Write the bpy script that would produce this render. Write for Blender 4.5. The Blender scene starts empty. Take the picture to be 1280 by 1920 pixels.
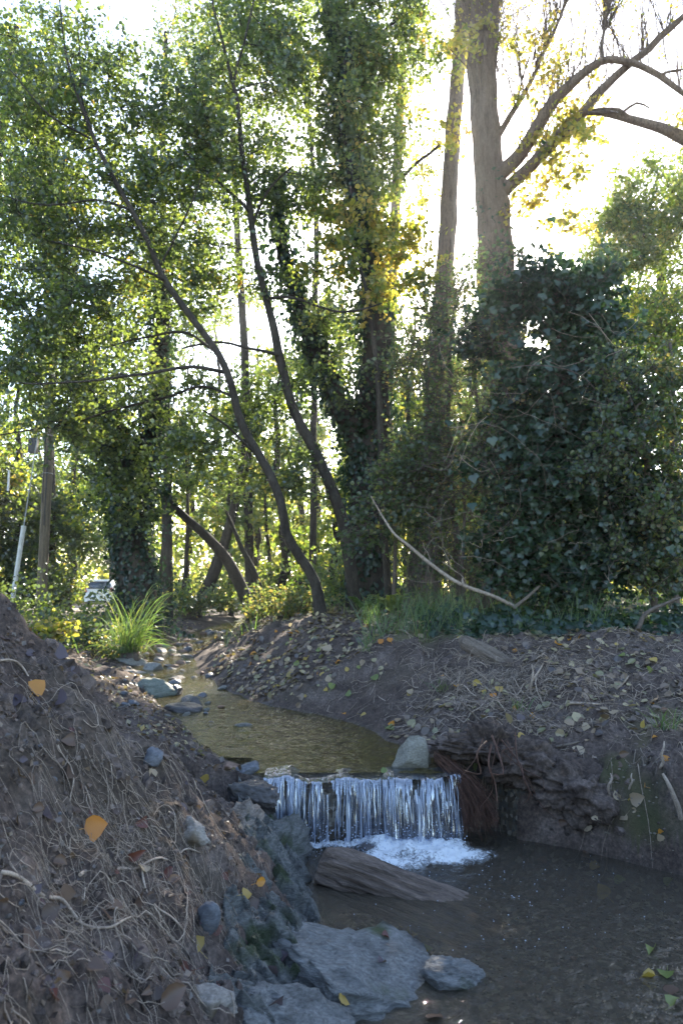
import bpy, bmesh, math, random
import numpy as np
from mathutils import Vector, Matrix

random.seed(5)
R = np.random.default_rng(11)
SC = bpy.context.scene
COL = SC.collection

# ------------------------------------------------------------------ camera, world, sun, exposure
CAMZ, PITCH, F = 1.37, math.radians(6.7), 1280.0
cam_d = bpy.data.cameras.new('camera')
cam = bpy.data.objects.new('camera', cam_d); COL.objects.link(cam)
cam.location = (0, 0, CAMZ); cam.rotation_euler = (math.radians(90) + PITCH, 0, 0)
cam_d.sensor_fit = 'VERTICAL'; cam_d.sensor_height = 36; cam_d.sensor_width = 24; cam_d.lens = 24
cam_d.clip_start = .05; cam_d.clip_end = 600
cam_d.dof.use_dof = True; cam_d.dof.focus_distance = 3.7; cam_d.dof.aperture_fstop = 4.5
SC.camera = cam

SUN_EL, SUN_AZ = math.radians(28.0), math.radians(10.3)
world = bpy.data.worlds.new('World'); SC.world = world; world.use_nodes = True
nt = world.node_tree; nt.nodes.clear()
sky = nt.nodes.new('ShaderNodeTexSky'); sky.sky_type = 'NISHITA'; sky.sun_disc = False
sky.sun_elevation = SUN_EL; sky.sun_rotation = SUN_AZ; sky.dust_density = .8; sky.air_density = 1.0
bg = nt.nodes.new('ShaderNodeBackground'); bg.inputs['Strength'].default_value = .15
wo = nt.nodes.new('ShaderNodeOutputWorld')
nt.links.new(sky.outputs[0], bg.inputs[0]); nt.links.new(bg.outputs[0], wo.inputs[0])

sun_d = bpy.data.lights.new('sun', 'SUN'); sun_d.energy = 5.0; sun_d.angle = math.radians(.5); sun_d.color = (1, .90, .74)
sun = bpy.data.objects.new('sun', sun_d); COL.objects.link(sun)
SUND = Vector((math.sin(SUN_AZ) * math.cos(SUN_EL), math.cos(SUN_AZ) * math.cos(SUN_EL), math.sin(SUN_EL)))
sun.rotation_euler = (-SUND).to_track_quat('-Z', 'Y').to_euler(); sun.location = SUND * 60

vs = SC.view_settings
vs.view_transform = 'Standard'; vs.look = 'None'; vs.gamma = 1; vs.use_curve_mapping = False
vs.exposure = 2.35
cy = SC.cycles
cy.use_denoising = True; cy.max_bounces = 8; cy.transparent_max_bounces = 12; cy.transmission_bounces = 6
cy.diffuse_bounces = 4; cy.glossy_bounces = 3; cy.sample_clamp_indirect = 8; cy.caustics_reflective = False; cy.caustics_refractive = False

# ------------------------------------------------------------------ pixel -> place
CP, SP = math.cos(PITCH), math.sin(PITCH)
def ray(px, py):
    a = (np.asarray(px, float) - 640) / F; b = (960 - np.asarray(py, float)) / F
    return a, CP - b * SP, SP + b * CP
def P(px, py, Y):
    a, dy, dz = ray(px, py); t = Y / dy
    return np.stack([a * t, np.broadcast_to(Y, np.shape(a * t)).astype(float), CAMZ + dz * t], -1)

# ------------------------------------------------------------------ noise
def _hash(ix, iy, iz, s):
    n = (ix.astype(np.int64) * 374761393 + iy.astype(np.int64) * 668265263 + iz.astype(np.int64) * 2147483647 + s * 1274126177) & 0xffffffff
    n = ((n ^ (n >> 13)) * 1274126177) & 0xffffffff
    n = ((n ^ (n >> 16)) * 2246822519) & 0xffffffff
    return ((n ^ (n >> 15)) & 0xffff) / 32767.5 - 1.0
def vnoise(x, y, z=None, s=0):
    x = np.asarray(x, float); y = np.asarray(y, float); z = np.zeros_like(x) if z is None else np.asarray(z, float)
    x, y, z = np.broadcast_arrays(x, y, z)
    ix, iy, iz = np.floor(x), np.floor(y), np.floor(z)
    fx, fy, fz = x - ix, y - iy, z - iz
    u, v, w = [f * f * f * (f * (f * 6 - 15) + 10) for f in (fx, fy, fz)]
    ix, iy, iz = ix.astype(int), iy.astype(int), iz.astype(int)
    def c(a, b, d): return _hash(ix + a, iy + b, iz + d, s)
    def l(a, b, t): return a + (b - a) * t
    r0 = l(l(c(0,0,0), c(1,0,0), u), l(c(0,1,0), c(1,1,0), u), v)
    if not np.any(fz): return r0
    r1 = l(l(c(0,0,1), c(1,0,1), u), l(c(0,1,1), c(1,1,1), u), v)
    return l(r0, r1, w)
def fbm(x, y, z=None, o=4, s=0, g=.5):
    r = 0; a = 1; x = np.asarray(x, float); y = np.asarray(y, float)
    for k in range(o):
        f = 2.03 ** k
        r = r + a * vnoise(x * f + 3.7 * k, y * f - 1.9 * k, None if z is None else np.asarray(z) * f, s + k); a *= g
    return r
def sst(a, b, x):
    t = np.clip((x - a) / (b - a), 0, 1); return t * t * (3 - 2 * t)
def smin(a, b, k):
    h = np.clip(.5 + .5 * (b - a) / k, 0, 1); return b + (a - b) * h - k * h * (1 - h)
def smax(a, b, k): return -smin(-np.asarray(a), -np.asarray(b), k)

# ------------------------------------------------------------------ terrain
YS = [4.0, 4.7, 5.65, 6.3, 7.15, 8.2, 9.5, 11, 14, 20, 40]
XL = [-.42, -.9, -1.28, -1.55, -1.95, -2.5, -2.8, -2.95, -3.0, -2.9, -2.6]
XR = [.66, .42, -.02, -.69, -1.2, -1.72, -2.1, -2.35, -2.25, -2.0, -1.6]
def zwater(y): return np.interp(y, [4, 7.0, 7.5, 9, 9.3, 14, 25, 60], [.345, .36, .42, .435, .47, .54, .62, .7])
def fall_y(x): return np.interp(x, [-.5, -.3, .1, .66], [3.96, 3.99, 4.03, 4.05]) + .015 * np.sin(np.asarray(x) * 17)
def foot_y(x): return np.interp(x, [.6, .7, .85, 1.0, 1.25, 1.7, 2.5, 4, 8], [4.15, 4.3, 4.28, 3.98, 3.84, 3.46, 3.05, 2.5, 1.2])
def terrain(x, y, detail=True):
    x, y = np.broadcast_arrays(np.asarray(x, float), np.asarray(y, float))
    zw = zwater(y); wob = .12 * fbm(x * .9, y * .9, o=3, s=5) * sst(4.2, 5, y)
    xl = np.interp(y, YS, XL) + wob; xr = np.interp(y, YS, XR) + wob * .8
    zr = zw - .02 + .47 * (x - xr) * .87
    plat = np.clip(.97 + .03 * (y - 6.5), .9, 1.25) - .25 * sst(14, 30, y)
    zr = smin(zr, plat, .25)
    zl = zw - .02 + .45 * (xl - x) * .85
    zl = smin(zl, .60 + .012 * np.clip(y - 6, 0, 8) - .25 * sst(18, 32, y), .2)
    up = smax(smax(zr, zl, .05), zw - .075, .05)
    ef = (y - foot_y(x)) * .82
    face = np.interp(ef, [-.3, 0, .03, .12, .5, 1.5, 2.7, 20], [-.2, -.06, .14, .34, .49, .76, 1.0, 6])
    steep = np.interp(y - fall_y(x), [-.05, .0, .05], [-.3, -.05, 6])
    w = sst(.64, .72, x)
    z = np.minimum(up, steep * (1 - w) + face * w)
    z = smin(z, up, .02)
    shal = np.clip(1 - np.hypot(x - 1.25, (y - 2.3) * .8) / 1.0, 0, 1)
    z = smax(z, -.19 + .15 * shal + .02 * fbm(x * 3, y * 3, o=2, s=9), .03)
    b2 = .5 * (x - np.interp(y, [-2, 0, 2, 2.5, 2.9], [.8, .9, 1.22, 1.36, 2.2]))
    z = smax(z, np.where(y < 3.2, np.clip(b2, -1, .6), -1), .04)
    xt = np.interp(y, [0, 1.3, 2.3, 3.0, 3.6, 4.0], [.02, -.06, -.16, -.16, -.30, -.42])
    fr = 1.065 * (xt - x)
    fr = smin(fr, 1.62, .3) + .05 * fbm(x * 2.2, y * 2.2, o=3, s=33)
    yr = np.interp(x, [-4, -1.9, -1.4, -1.0, -.59, -.35], [3.3, 2.75, 2.85, 3.3, 3.62, 3.85])
    t = y - yr
    mound = fr - .95 * (np.log1p(np.exp(np.clip(t * 14, -40, 40))) / 14)
    mm = sst(-.02, .12, mound - np.maximum(z, -.1))
    z = smax(z, mound, .06)
    # landform noise
    near = 1 - sst(9, 30, y)
    ab = sst(.0, .1, z - np.where(y > fall_y(x), zw, 0))
    z = z + ab * (.05 * fbm(x * 1.3, y * 1.3, o=2, s=21) + mm * .045 * fbm(x * 3.1, y * 3.1, o=3, s=31))
    if detail:
        l1 = fbm(x * 7, y * 7, o=3, s=41); l2 = fbm(x * 22, y * 22, o=3, s=51)
        am = np.where(mm > .3, 1.0, .65) * ab * near
        l3 = fbm(x * 3.2, y * 3.2, o=4, s=61, g=.6)
        z = z + am * (.030 * l1 + .016 * np.abs(l2) + .022 * np.maximum(0, l2 - .15)) + ab * near * .035 * l3
        fc = sst(.02, .10, ef) * (1 - sst(.15, .5, ef)) * w * (x < 4) * (y < 4.6)
        z = z + fc * (.10 * l3 + .06 * l1 + .03 * l2)
        z = z + (1 - ab) * .006 * l2
    # far rise keeps the wood's floor behind everything
    return z

def axis(segs):
    out = []
    for a, b, s0, s1 in segs:
        v = a
        while v < b - 1e-6:
            out.append(v); f = (v - a) / (b - a); v += s0 + (s1 - s0) * f
    out.append(segs[-1][1]); return np.array(out)
gx = axis([(-260, -30, 25, 8), (-30, -6, 1.6, .35), (-6, -2.2, .14, .03), (-2.2, 2.4, .0195, .0195), (2.4, 7, .035, .2), (7, 30, .3, 1.6), (30, 260, 8, 25)])
gy = axis([(-60, -4, 9, .8), (-4, 1.0, .3, .03), (1.0, 4.6, .018, .018), (4.6, 9, .02, .06), (9, 20, .05, .22), (20, 60, .3, 2), (60, 420, 4, 40)])
GX, GY = np.meshgrid(gx, gy)
HZ = terrain(GX, GY)
def hgt(x, y):
    x = np.clip(np.asarray(x, float), gx[0], gx[-1] - 1e-6); y = np.clip(np.asarray(y, float), gy[0], gy[-1] - 1e-6)
    i = np.searchsorted(gx, x, 'right') - 1; j = np.searchsorted(gy, y, 'right') - 1
    fx = (x - gx[i]) / (gx[i + 1] - gx[i]); fy = (y - gy[j]) / (gy[j + 1] - gy[j])
    return (HZ[j, i] * (1 - fx) + HZ[j, i + 1] * fx) * (1 - fy) + (HZ[j + 1, i] * (1 - fx) + HZ[j + 1, i + 1] * fx) * fy
def hnorm(x, y, e=.03):
    n = np.stack([hgt(x - e, y) - hgt(x + e, y), hgt(x, y - e) - hgt(x, y + e), np.full(np.shape(x), 2 * e)], -1)
    return n / np.linalg.norm(n, axis=-1, keepdims=True)
def G(px, py, ymin=.9, ymax=60, floor=None):
    """the ground (or water, with floor=z) seen at a pixel"""
    px = np.atleast_1d(np.asarray(px, float)); py = np.atleast_1d(np.asarray(py, float))
    a, dy, dz = ray(px, py); best = np.full(px.shape, float(ymax)); done = np.zeros(px.shape, bool)
    Y = ymin; prev = ymin
    while Y < ymax:
        t = Y / dy; z = CAMZ + dz * t; h = hgt(a * t, np.full_like(t, Y))
        if floor is not None: h = np.maximum(h, floor)
        hit = (~done) & (z <= h); best[hit] = .5 * (Y + prev); done |= hit; prev = Y; Y *= 1.006
    t = best / dy; x = a * t; z = hgt(x, best)
    if floor is not None: z = np.maximum(z, floor)
    r = np.stack([x, best, z], -1)
    return r if len(r) > 1 else r[0]

# ------------------------------------------------------------------ mesh helpers
class Buf:
    def __init__(s): s.v = []; s.f = []; s.t = []; s.n = 0
    def add(s, v, f, tint=None):
        v = np.asarray(v, float).reshape(-1, 3); f = np.asarray(f, int)
        s.v.append(v); s.f.append(f + s.n)
        s.t.append(np.full(len(v), .5) if tint is None else np.broadcast_to(np.asarray(tint, float), (len(v),)))
        s.n += len(v)
    def build(s, name, mat, parent=None, origin=None, smooth=True, link=True):
        V = np.concatenate(s.v) if s.v else np.zeros((0, 3)); T = np.concatenate(s.t) if s.t else np.zeros(0)
        if origin is not None: V = V - np.asarray(origin, float)
        me = bpy.data.meshes.new(name)
        idx = np.concatenate([f.ravel() for f in s.f]) if s.f else np.zeros(0, int)
        tot = np.concatenate([np.full(len(f), f.shape[1]) for f in s.f]) if s.f else np.zeros(0, int)
        me.vertices.add(len(V)); me.vertices.foreach_set('co', V.astype(np.float32).ravel())
        me.loops.add(len(idx)); me.loops.foreach_set('vertex_index', idx.astype(np.int32))
        me.polygons.add(len(tot)); st = np.concatenate([[0], np.cumsum(tot)[:-1]]) if len(tot) else np.zeros(0)
        me.polygons.foreach_set('loop_start', st.astype(np.int32))
        try: me.polygons.foreach_set('loop_total', tot.astype(np.int32))
        except Exception: pass
        me.polygons.foreach_set('use_smooth', np.full(len(tot), smooth))
        at = me.attributes.new('tint', 'FLOAT', 'POINT'); at.data.foreach_set('value', T.astype(np.float32))
        me.update(calc_edges=True); me.validate()
        if mat: me.materials.append(mat)
        o = bpy.data.objects.new(name, me)
        if link: COL.objects.link(o)
        if parent is not None: o.parent = parent
        return o
def tag(o, label=None, cat=None, group=None, kind=None):
    if label: o['label'] = label
    if cat: o['category'] = cat
    if group: o['group'] = group
    if kind: o['kind'] = kind
    return o
def empty(name, loc, label=None, cat=None, group=None):
    o = bpy.data.objects.new(name, None); COL.objects.link(o); o.location = [float(c) for c in loc]; o.empty_display_size = .1
    return tag(o, label, cat, group)
def copy_thing(o, label=None, group=None):
    c = o.copy(); COL.objects.link(c)
    for ch in list(o.children):
        d = ch.copy(); COL.objects.link(d); d.parent = c
    if label: c['label'] = label
    if group: c['group'] = group
    return c
def unit(v): return v / (np.linalg.norm(v, axis=-1, keepdims=True) + 1e-9)
def spline(pts, step):
    """Catmull-Rom through pts (N,k), resampled about every step in xyz"""
    p = np.asarray(pts, float); p = np.vstack([2 * p[0] - p[1], p, 2 * p[-1] - p[-2]]); out = []
    for i in range(1, len(p) - 2):
        n = max(2, int(np.linalg.norm(p[i + 1][:3] - p[i][:3]) / step)); t = np.linspace(0, 1, n, endpoint=False)[:, None]
        a, b, c, d = p[i - 1], p[i], p[i + 1], p[i + 2]
        out.append(.5 * (2 * b + (c - a) * t + (2 * a - 5 * b + 4 * c - d) * t * t + (3 * b - a - 3 * c + d) * t ** 3))
    out.append(p[-2][None]); return np.concatenate(out)
def tube(buf, pts, rad, sides=6, tint=None, disp=None, cap=True):
    p = np.asarray(pts, float); n = len(p); rad = np.broadcast_to(np.asarray(rad, float), (n,))
    t = unit(np.gradient(p, axis=0)); up = np.array([0, 0, 1.]) if abs(t[0][2]) < .9 else np.array([1., 0, 0])
    u = np.zeros_like(p); c = unit(np.cross(t[0], up)); u[0] = c
    for i in range(1, n):
        c = c - t[i] * np.dot(c, t[i]); c = c / (np.linalg.norm(c) + 1e-9); u[i] = c
    w = np.cross(t, u); an = np.linspace(0, 2 * math.pi, sides, endpoint=False)
    rr = rad[:, None] * np.ones(sides)
    if disp is not None: rr = rr * disp(an[None, :], np.concatenate([[0], np.cumsum(np.linalg.norm(np.diff(p, axis=0), axis=1))])[:, None])
    V = p[:, None] + rr[..., None] * (np.cos(an)[None, :, None] * u[:, None] + np.sin(an)[None, :, None] * w[:, None])
    i = np.arange(n - 1)[:, None] * sides; j = np.arange(sides)[None]; k = (j + 1) % sides
    Fq = np.stack([i + j, i + k, i + sides + k, i + sides + j], -1).reshape(-1, 4)
    V = V.reshape(-1, 3)
    buf.add(V, Fq, tint)
    if cap and sides >= 5:
        for base, pt, flip in ((0, p[0], 1), ((n - 1) * sides, p[-1], 0)):
            q = np.arange(sides); q2 = (q + 1) % sides
            vv = np.vstack([V[base:base + sides], pt]); ff = np.stack([q, q2, np.full(sides, sides)], -1)
            buf.add(vv, ff[:, ::-1] if flip else ff, tint)
def twigs(buf, a, b, r0, r1, tint=.5, bend=.12):
    """many thin two-segment three-sided sticks"""
    a = np.asarray(a, float); b = np.asarray(b, float); n = len(a)
    if n == 0: return
    L = np.linalg.norm(b - a, axis=1, keepdims=True); m = (a + b) / 2 + R.normal(size=(n, 3)) * L * bend
    t = unit(b - a); u = unit(np.cross(t, np.array([.31, .52, .79]))); w = np.cross(t, u); an = np.arange(3) * 2 * math.pi / 3
    r0 = np.broadcast_to(np.asarray(r0, float), (n,)); r1 = np.broadcast_to(np.asarray(r1, float), (n,))
    rings = []
    for p, r in ((a, r0), (m, (r0 + r1) / 2), (b, r1)):
        rings.append(p[:, None] + r[:, None, None] * (np.cos(an)[None, :, None] * u[:, None] + np.sin(an)[None, :, None] * w[:, None]))
    V = np.stack(rings, 1).reshape(-1, 3); base = np.arange(n)[:, None] * 9
    q = np.array([[i * 3 + j, i * 3 + (j + 1) % 3, i * 3 + 3 + (j + 1) % 3, i * 3 + 3 + j] for i in range(2) for j in range(3)])
    buf.add(V, (base[:, :, None] + q[None]).reshape(-1, 4), np.repeat(np.broadcast_to(tint, (n,)), 9))
# leaf outlines: x across, y along, z the cup of the blade
ALDER = (np.array([[0, 0, 0], [.40, .26, .08], [.40, .70, .08], [0, 1, -.03], [-.40, .70, .08], [-.40, .26, .08]], float), np.array([[0, 1, 2, 3], [0, 3, 4, 5]]))
DIAM = (np.array([[0, 0, 0], [.46, .5, .1], [0, 1, 0], [-.46, .5, .1]], float), np.array([[0, 1, 2], [0, 2, 3]]))
IVY = (np.array([[0, .12, 0], [.34, 0, -.04], [.55, .34, -.07], [.3, .55, 0], [0, 1, -.12], [-.3, .55, 0], [-.55, .34, -.07], [-.34, 0, -.04], [0, .45, .05]], float),
       np.array([[8, 0, 1], [8, 1, 2], [8, 2, 3], [8, 3, 4], [8, 4, 5], [8, 5, 6], [8, 6, 7], [8, 7, 0]]))
def leaves(buf, pos, size, tint, tpl=ALDER, normal=None, spread=1.0, droop=0.0, along=None):
    pos = np.asarray(pos, float); n = len(pos)
    if n == 0: return
    nr = R.normal(size=(n, 3)) * spread
    if normal is not None: nr = nr + np.asarray(normal, float)
    nr = unit(nr)
    y = R.normal(size=(n, 3)) + np.array([0, 0, -droop]);
    if along is not None: y = y * .3 + along
    y = unit(y - nr * np.sum(y * nr, 1, keepdims=True)); x = np.cross(y, nr)
    V, Fc = tpl; s = np.broadcast_to(np.asarray(size, float), (n,))[:, None, None]
    W = V[None] * s
    out = pos[:, None] + W[..., 0:1] * x[:, None] + W[..., 1:2] * y[:, None] + W[..., 2:3] * nr[:, None]
    fc = (np.arange(n)[:, None, None] * len(V) + Fc[None]).reshape(-1, Fc.shape[1])
    buf.add(out.reshape(-1, 3), fc, np.repeat(np.broadcast_to(np.asarray(tint, float), (n,)), len(V)))
def blades(buf, base, tip, width, tint, sag=.25, segs=4):
    base = np.asarray(base, float); tip = np.asarray(tip, float); n = len(base)
    side = unit(np.cross(tip - base, R.normal(size=(n, 3)))); L = np.linalg.norm(tip - base, axis=1)[:, None]
    rows = []
    mid = (base + tip) / 2 + np.array([0, 0, 1.0]) * (L * sag)
    for k in range(segs + 1):
        t = k / segs; p = base * (1 - t) ** 2 + mid * 2 * t * (1 - t) + tip * t * t
        w = (np.broadcast_to(width, (n,)) * (1 - t ** 1.6) * .5 + .0002)[:, None]
        rows += [p - side * w, p + side * w]
    V = np.stack(rows, 1).reshape(-1, 3); q = np.array([[2 * k, 2 * k + 1, 2 * k + 3, 2 * k + 2] for k in range(segs)])
    buf.add(V, (np.arange(n)[:, None, None] * (2 * segs + 2) + q[None]).reshape(-1, 4), np.repeat(np.broadcast_to(np.asarray(tint, float), (n,)), 2 * segs + 2))

# ------------------------------------------------------------------ materials
def new_mat(name):
    m = bpy.data.materials.new(name); m.use_nodes = True; t = m.node_tree; t.nodes.clear()
    out = t.nodes.new('ShaderNodeOutputMaterial')
    def N(kind, **kw):
        n = t.nodes.new('ShaderNode' + kind)
        for k, v in kw.items():
            if k in n.inputs: n.inputs[k].default_value = v
            else: setattr(n, k, v)
        return n
    return m, t, N, (lambda a, b: t.links.new(a, b)), out
def ramp(N, stops):
    r = N('ValToRGB'); e = r.color_ramp.elements
    while len(e) > 1: e.remove(e[-1])
    e[0].position, e[0].color = stops[0][0], (*stops[0][1], 1)
    for p, c in stops[1:]:
        q = e.new(p); q.color = (*c, 1)
    return r
def leaf_mat(name, stops, trans=.5, boost=2.2, gloss=.06, rough=.45):
    m, t, N, K, out = new_mat(name)
    at = N('Attribute'); at.attribute_name = 'tint'
    c = ramp(N, stops); K(at.outputs['Fac'], c.inputs[0])
    d = N('BsdfDiffuse'); K(c.outputs[0], d.inputs[0])
    mul = N('Mix'); mul.data_type = 'RGBA'; mul.blend_type = 'MULTIPLY'; mul.inputs[0].default_value = 1
    K(c.outputs[0], mul.inputs[6]); mul.inputs[7].default_value = (boost * 1.0, boost * 1.05, boost * .55, 1)
    tr = N('BsdfTranslucent'); K(mul.outputs[2], tr.inputs[0])
    mx = N('MixShader'); mx.inputs[0].default_value = trans; K(d.outputs[0], mx.inputs[1]); K(tr.outputs[0], mx.inputs[2])
    g = N('BsdfGlossy'); g.inputs['Roughness'].default_value = rough; g.inputs[0].default_value = (.8, .85, .9, 1)
    m2 = N('MixShader'); m2.inputs[0].default_value = gloss; K(mx.outputs[0], m2.inputs[1]); K(g.outputs[0], m2.inputs[2])
    K(m2.outputs[0], out.inputs[0]); return m
def rough_mat(name, c1, c2, scale=6, stretch=(1, 1, 1), rough=.9, bump=.3, bdist=.01, moss=None, c3=None, spec=.2, use_tint=False, detail=8, grain=.35):
    m, t, N, K, out = new_mat(name)
    tc = N('TexCoord'); mp = N('Mapping'); mp.inputs['Scale'].default_value = stretch; K(tc.outputs['Object'], mp.inputs[0])
    n1 = N('TexNoise'); n1.inputs['Scale'].default_value = scale; n1.inputs['Detail'].default_value = detail; n1.inputs['Roughness'].default_value = .65; K(mp.outputs[0], n1.inputs[0])
    st = [(.3, c1), (.7, c2)] if c3 is None else [(.25, c1), (.5, c2), (.75, c3)]
    cr = ramp(N, st); K(n1.outputs[0], cr.inputs[0]); col = cr.outputs[0]
    ng = N('TexNoise'); ng.inputs['Scale'].default_value = scale * 9; ng.inputs['Detail'].default_value = 6; ng.inputs['Roughness'].default_value = .7; K(mp.outputs[0], ng.inputs[0])
    rg = ramp(N, [(.32, (1 - grain,) * 3), (.5, (1, 1, 1)), (.68, (1 + grain * 1.2,) * 3)]); K(ng.outputs[0], rg.inputs[0])
    mg_ = N('Mix'); mg_.data_type = 'RGBA'; mg_.blend_type = 'MULTIPLY'; mg_.inputs[0].default_value = 1; K(col, mg_.inputs[6]); K(rg.outputs[0], mg_.inputs[7]); col = mg_.outputs[2]
    if use_tint:
        at = N('Attribute'); at.attribute_name = 'tint'; mr = N('MapRange'); K(at.outputs['Fac'], mr.inputs[0]); mr.inputs[3].default_value = .45; mr.inputs[4].default_value = 1.6
        ml = N('Mix'); ml.data_type = 'RGBA'; ml.blend_type = 'MULTIPLY'; ml.inputs[0].default_value = 1; K(col, ml.inputs[6]); K(mr.outputs[0], ml.inputs[7]); col = ml.outputs[2]
    if moss:
        n2 = N('TexNoise'); n2.inputs['Scale'].default_value = moss[1]; n2.inputs['Detail'].default_value = 6; K(tc.outputs['Object'], n2.inputs[0])
        r2 = ramp(N, [(moss[2], (0, 0, 0)), (moss[2] + .1, (1, 1, 1))]); K(n2.outputs[0], r2.inputs[0])
        mm = N('Mix'); mm.data_type = 'RGBA'; K(r2.outputs[0], mm.inputs[0]); K(col, mm.inputs[6]); mm.inputs[7].default_value = (*moss[0], 1); col = mm.outputs[2]
    b = N('BsdfPrincipled'); K(col, b.inputs['Base Color']); b.inputs['Roughness'].default_value = rough; b.inputs['Specular IOR Level'].default_value = spec
    n3 = N('TexNoise'); n3.inputs['Scale'].default_value = scale * 3; n3.inputs['Detail'].default_value = 10; n3.inputs['Roughness'].default_value = .7; K(mp.outputs[0], n3.inputs[0])
    bp = N('Bump'); bp.inputs['Strength'].default_value = bump; bp.inputs['Distance'].default_value = bdist; K(n3.outputs[0], bp.inputs['Height']); K(bp.outputs[0], b.inputs['Normal'])
    K(b.outputs[0], out.inputs[0]); return m
def plain(name, c, rough=.6, metal=0, spec=.4, noise=.15):
    m, t, N, K, out = new_mat(name)
    b = N('BsdfPrincipled'); b.inputs['Roughness'].default_value = rough; b.inputs['Metallic'].default_value = metal; b.inputs['Specular IOR Level'].default_value = spec
    tc = N('TexCoord'); n = N('TexNoise'); n.inputs['Scale'].default_value = 9; n.inputs['Detail'].default_value = 6; K(tc.outputs['Object'], n.inputs[0])
    cr = ramp(N, [(.3, tuple(k * (1 - noise) for k in c)), (.7, tuple(min(1, k * (1 + noise)) for k in c))]); K(n.outputs[0], cr.inputs[0]); K(cr.outputs[0], b.inputs['Base Color'])
    K(b.outputs[0], out.inputs[0]); return m

GREEN = [(0, (.020, .028, .011)), (.45, (.040, .053, .016)), (.72, (.072, .084, .020)), (.86, (.16, .13, .028)), (1, (.12, .065, .024))]
YELLOW = [(0, (.035, .055, .014)), (.4, (.07, .088, .020)), (.7, (.16, .138, .030)), (1, (.21, .14, .04))]
M = dict(
    alder=leaf_mat('alder_leaf', GREEN, .55, 5.0, .06, .38),
    yellow=leaf_mat('yellowing_leaf', YELLOW, .6, 3.4, .04),
    ivy=leaf_mat('ivy_leaf', [(0, (.008, .019, .009)), (.5, (.016, .034, .014)), (.85, (.03, .052, .02)), (1, (.07, .075, .022))], .30, 2.6, .045, .40),
    bush=leaf_mat('bush_leaf', [(0, (.02, .032, .014)), (.5, (.036, .052, .022)), (.8, (.075, .082, .026)), (1, (.14, .10, .038))], .5, 3.8, .05),
    grass=leaf_mat('grass_blade', [(0, (.035, .06, .02)), (.6, (.07, .11, .03)), (1, (.20, .18, .07))], .5, 2.4, .05),
    bark=rough_mat('alder_bark', (.020, .016, .013), (.065, .054, .043), 9, (1, 1, .35), .95, .6, .012),
    poplar=rough_mat('poplar_bark', (.024, .016, .012), (.175, .125, .09), 9, (1, 1, .16), .95, 1.0, .06, c3=(.085, .060, .044)),
    twig=rough_mat('twig_bark', (.05, .04, .033), (.13, .10, .08), 20, (1, 1, 1), .95, .2, .003),
    root=rough_mat('root_skin', (.13, .095, .072), (.33, .265, .21), 30, (1, 1, 1), .85, .3, .002, use_tint=True),
    redroot=rough_mat('wet_root', (.030, .014, .010), (.095, .048, .032), 30, (1, 1, 1), .55, .3, .002, use_tint=True),
    deadwood=rough_mat('dead_wood', (.035, .025, .02), (.19, .15, .12), 12, (.22, 2.6, 2.6), .9, 1.0, .03, c3=(.10, .075, .06), grain=.5),
    log=rough_mat('sodden_log', (.02, .015, .012), (.22, .165, .135), 12, (.22, 3.0, 3.0), .6, 1.0, .03, moss=((.04, .045, .02), 3.5, .74), c3=(.085, .062, .05), grain=.5),
    slate=rough_mat('blue_slate', (.020, .021, .023), (.165, .165, .162), 5, (.5, 1.6, 3.4), .5, 1.0, .035, moss=((.035, .05, .013), 4.5, .60), c3=(.065, .067, .068), spec=.5, grain=.55),
    crustrock=rough_mat('crusted_rock', (.05, .037, .03), (.24, .20, .165), 9, (1, 1, 1.5), .9, 1.0, .03, moss=((.05, .045, .02), 6, .55), c3=(.16, .125, .10)),
    greenrock=rough_mat('green_stone', (.04, .045, .035), (.15, .16, .13), 6, (.6, 1, 4), .6, .8, .02, c3=(.08, .09, .07)),
    mossrock=rough_mat('mossy_rock', (.014, .014, .012), (.105, .105, .098), 6, (.8, 1, 2.8), .65, 1.0, .03, moss=((.026, .036, .010), 5, .54), c3=(.048, .049, .045), spec=.5, grain=.55),
    palerock=rough_mat('pale_rock', (.09, .075, .065), (.33, .295, .26), 10, (1, 1, 1.5), .85, .8, .015, moss=((.10, .075, .05), 5, .55)),
    greyrock=rough_mat('grey_stone', (.09, .085, .08), (.20, .19, .17), 8, (1, 1, 2), .8, .9, .015, c3=(.12, .115, .105)),
    brownrock=rough_mat('brown_stone', (.10, .06, .045), (.24, .16, .12), 6, (1, 1, 2), .75, .6, .012),
    bluestone=rough_mat('blue_grey_stone', (.045, .048, .058), (.12, .125, .14), 6, (1, 1, 2), .6, .5, .01, spec=.4),
    tanrock=rough_mat('tan_grey_stone', (.075, .068, .055), (.20, .185, .15), 8, (1, 1, 2), .85, .9, .015, c3=(.13, .12, .10)),
    darkrock=rough_mat('wet_dark_rock', (.02, .018, .018), (.07, .06, .06), 5, (1, 1, 2), .35, .8, .02, spec=.6),
    post=plain('weathered_metal', (.34, .34, .33), .6, .3),
    pole=rough_mat('pole_wood', (.07, .055, .04), (.20, .16, .11), 6, (3, 3, .15), .9, .5, .01),
)

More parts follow.
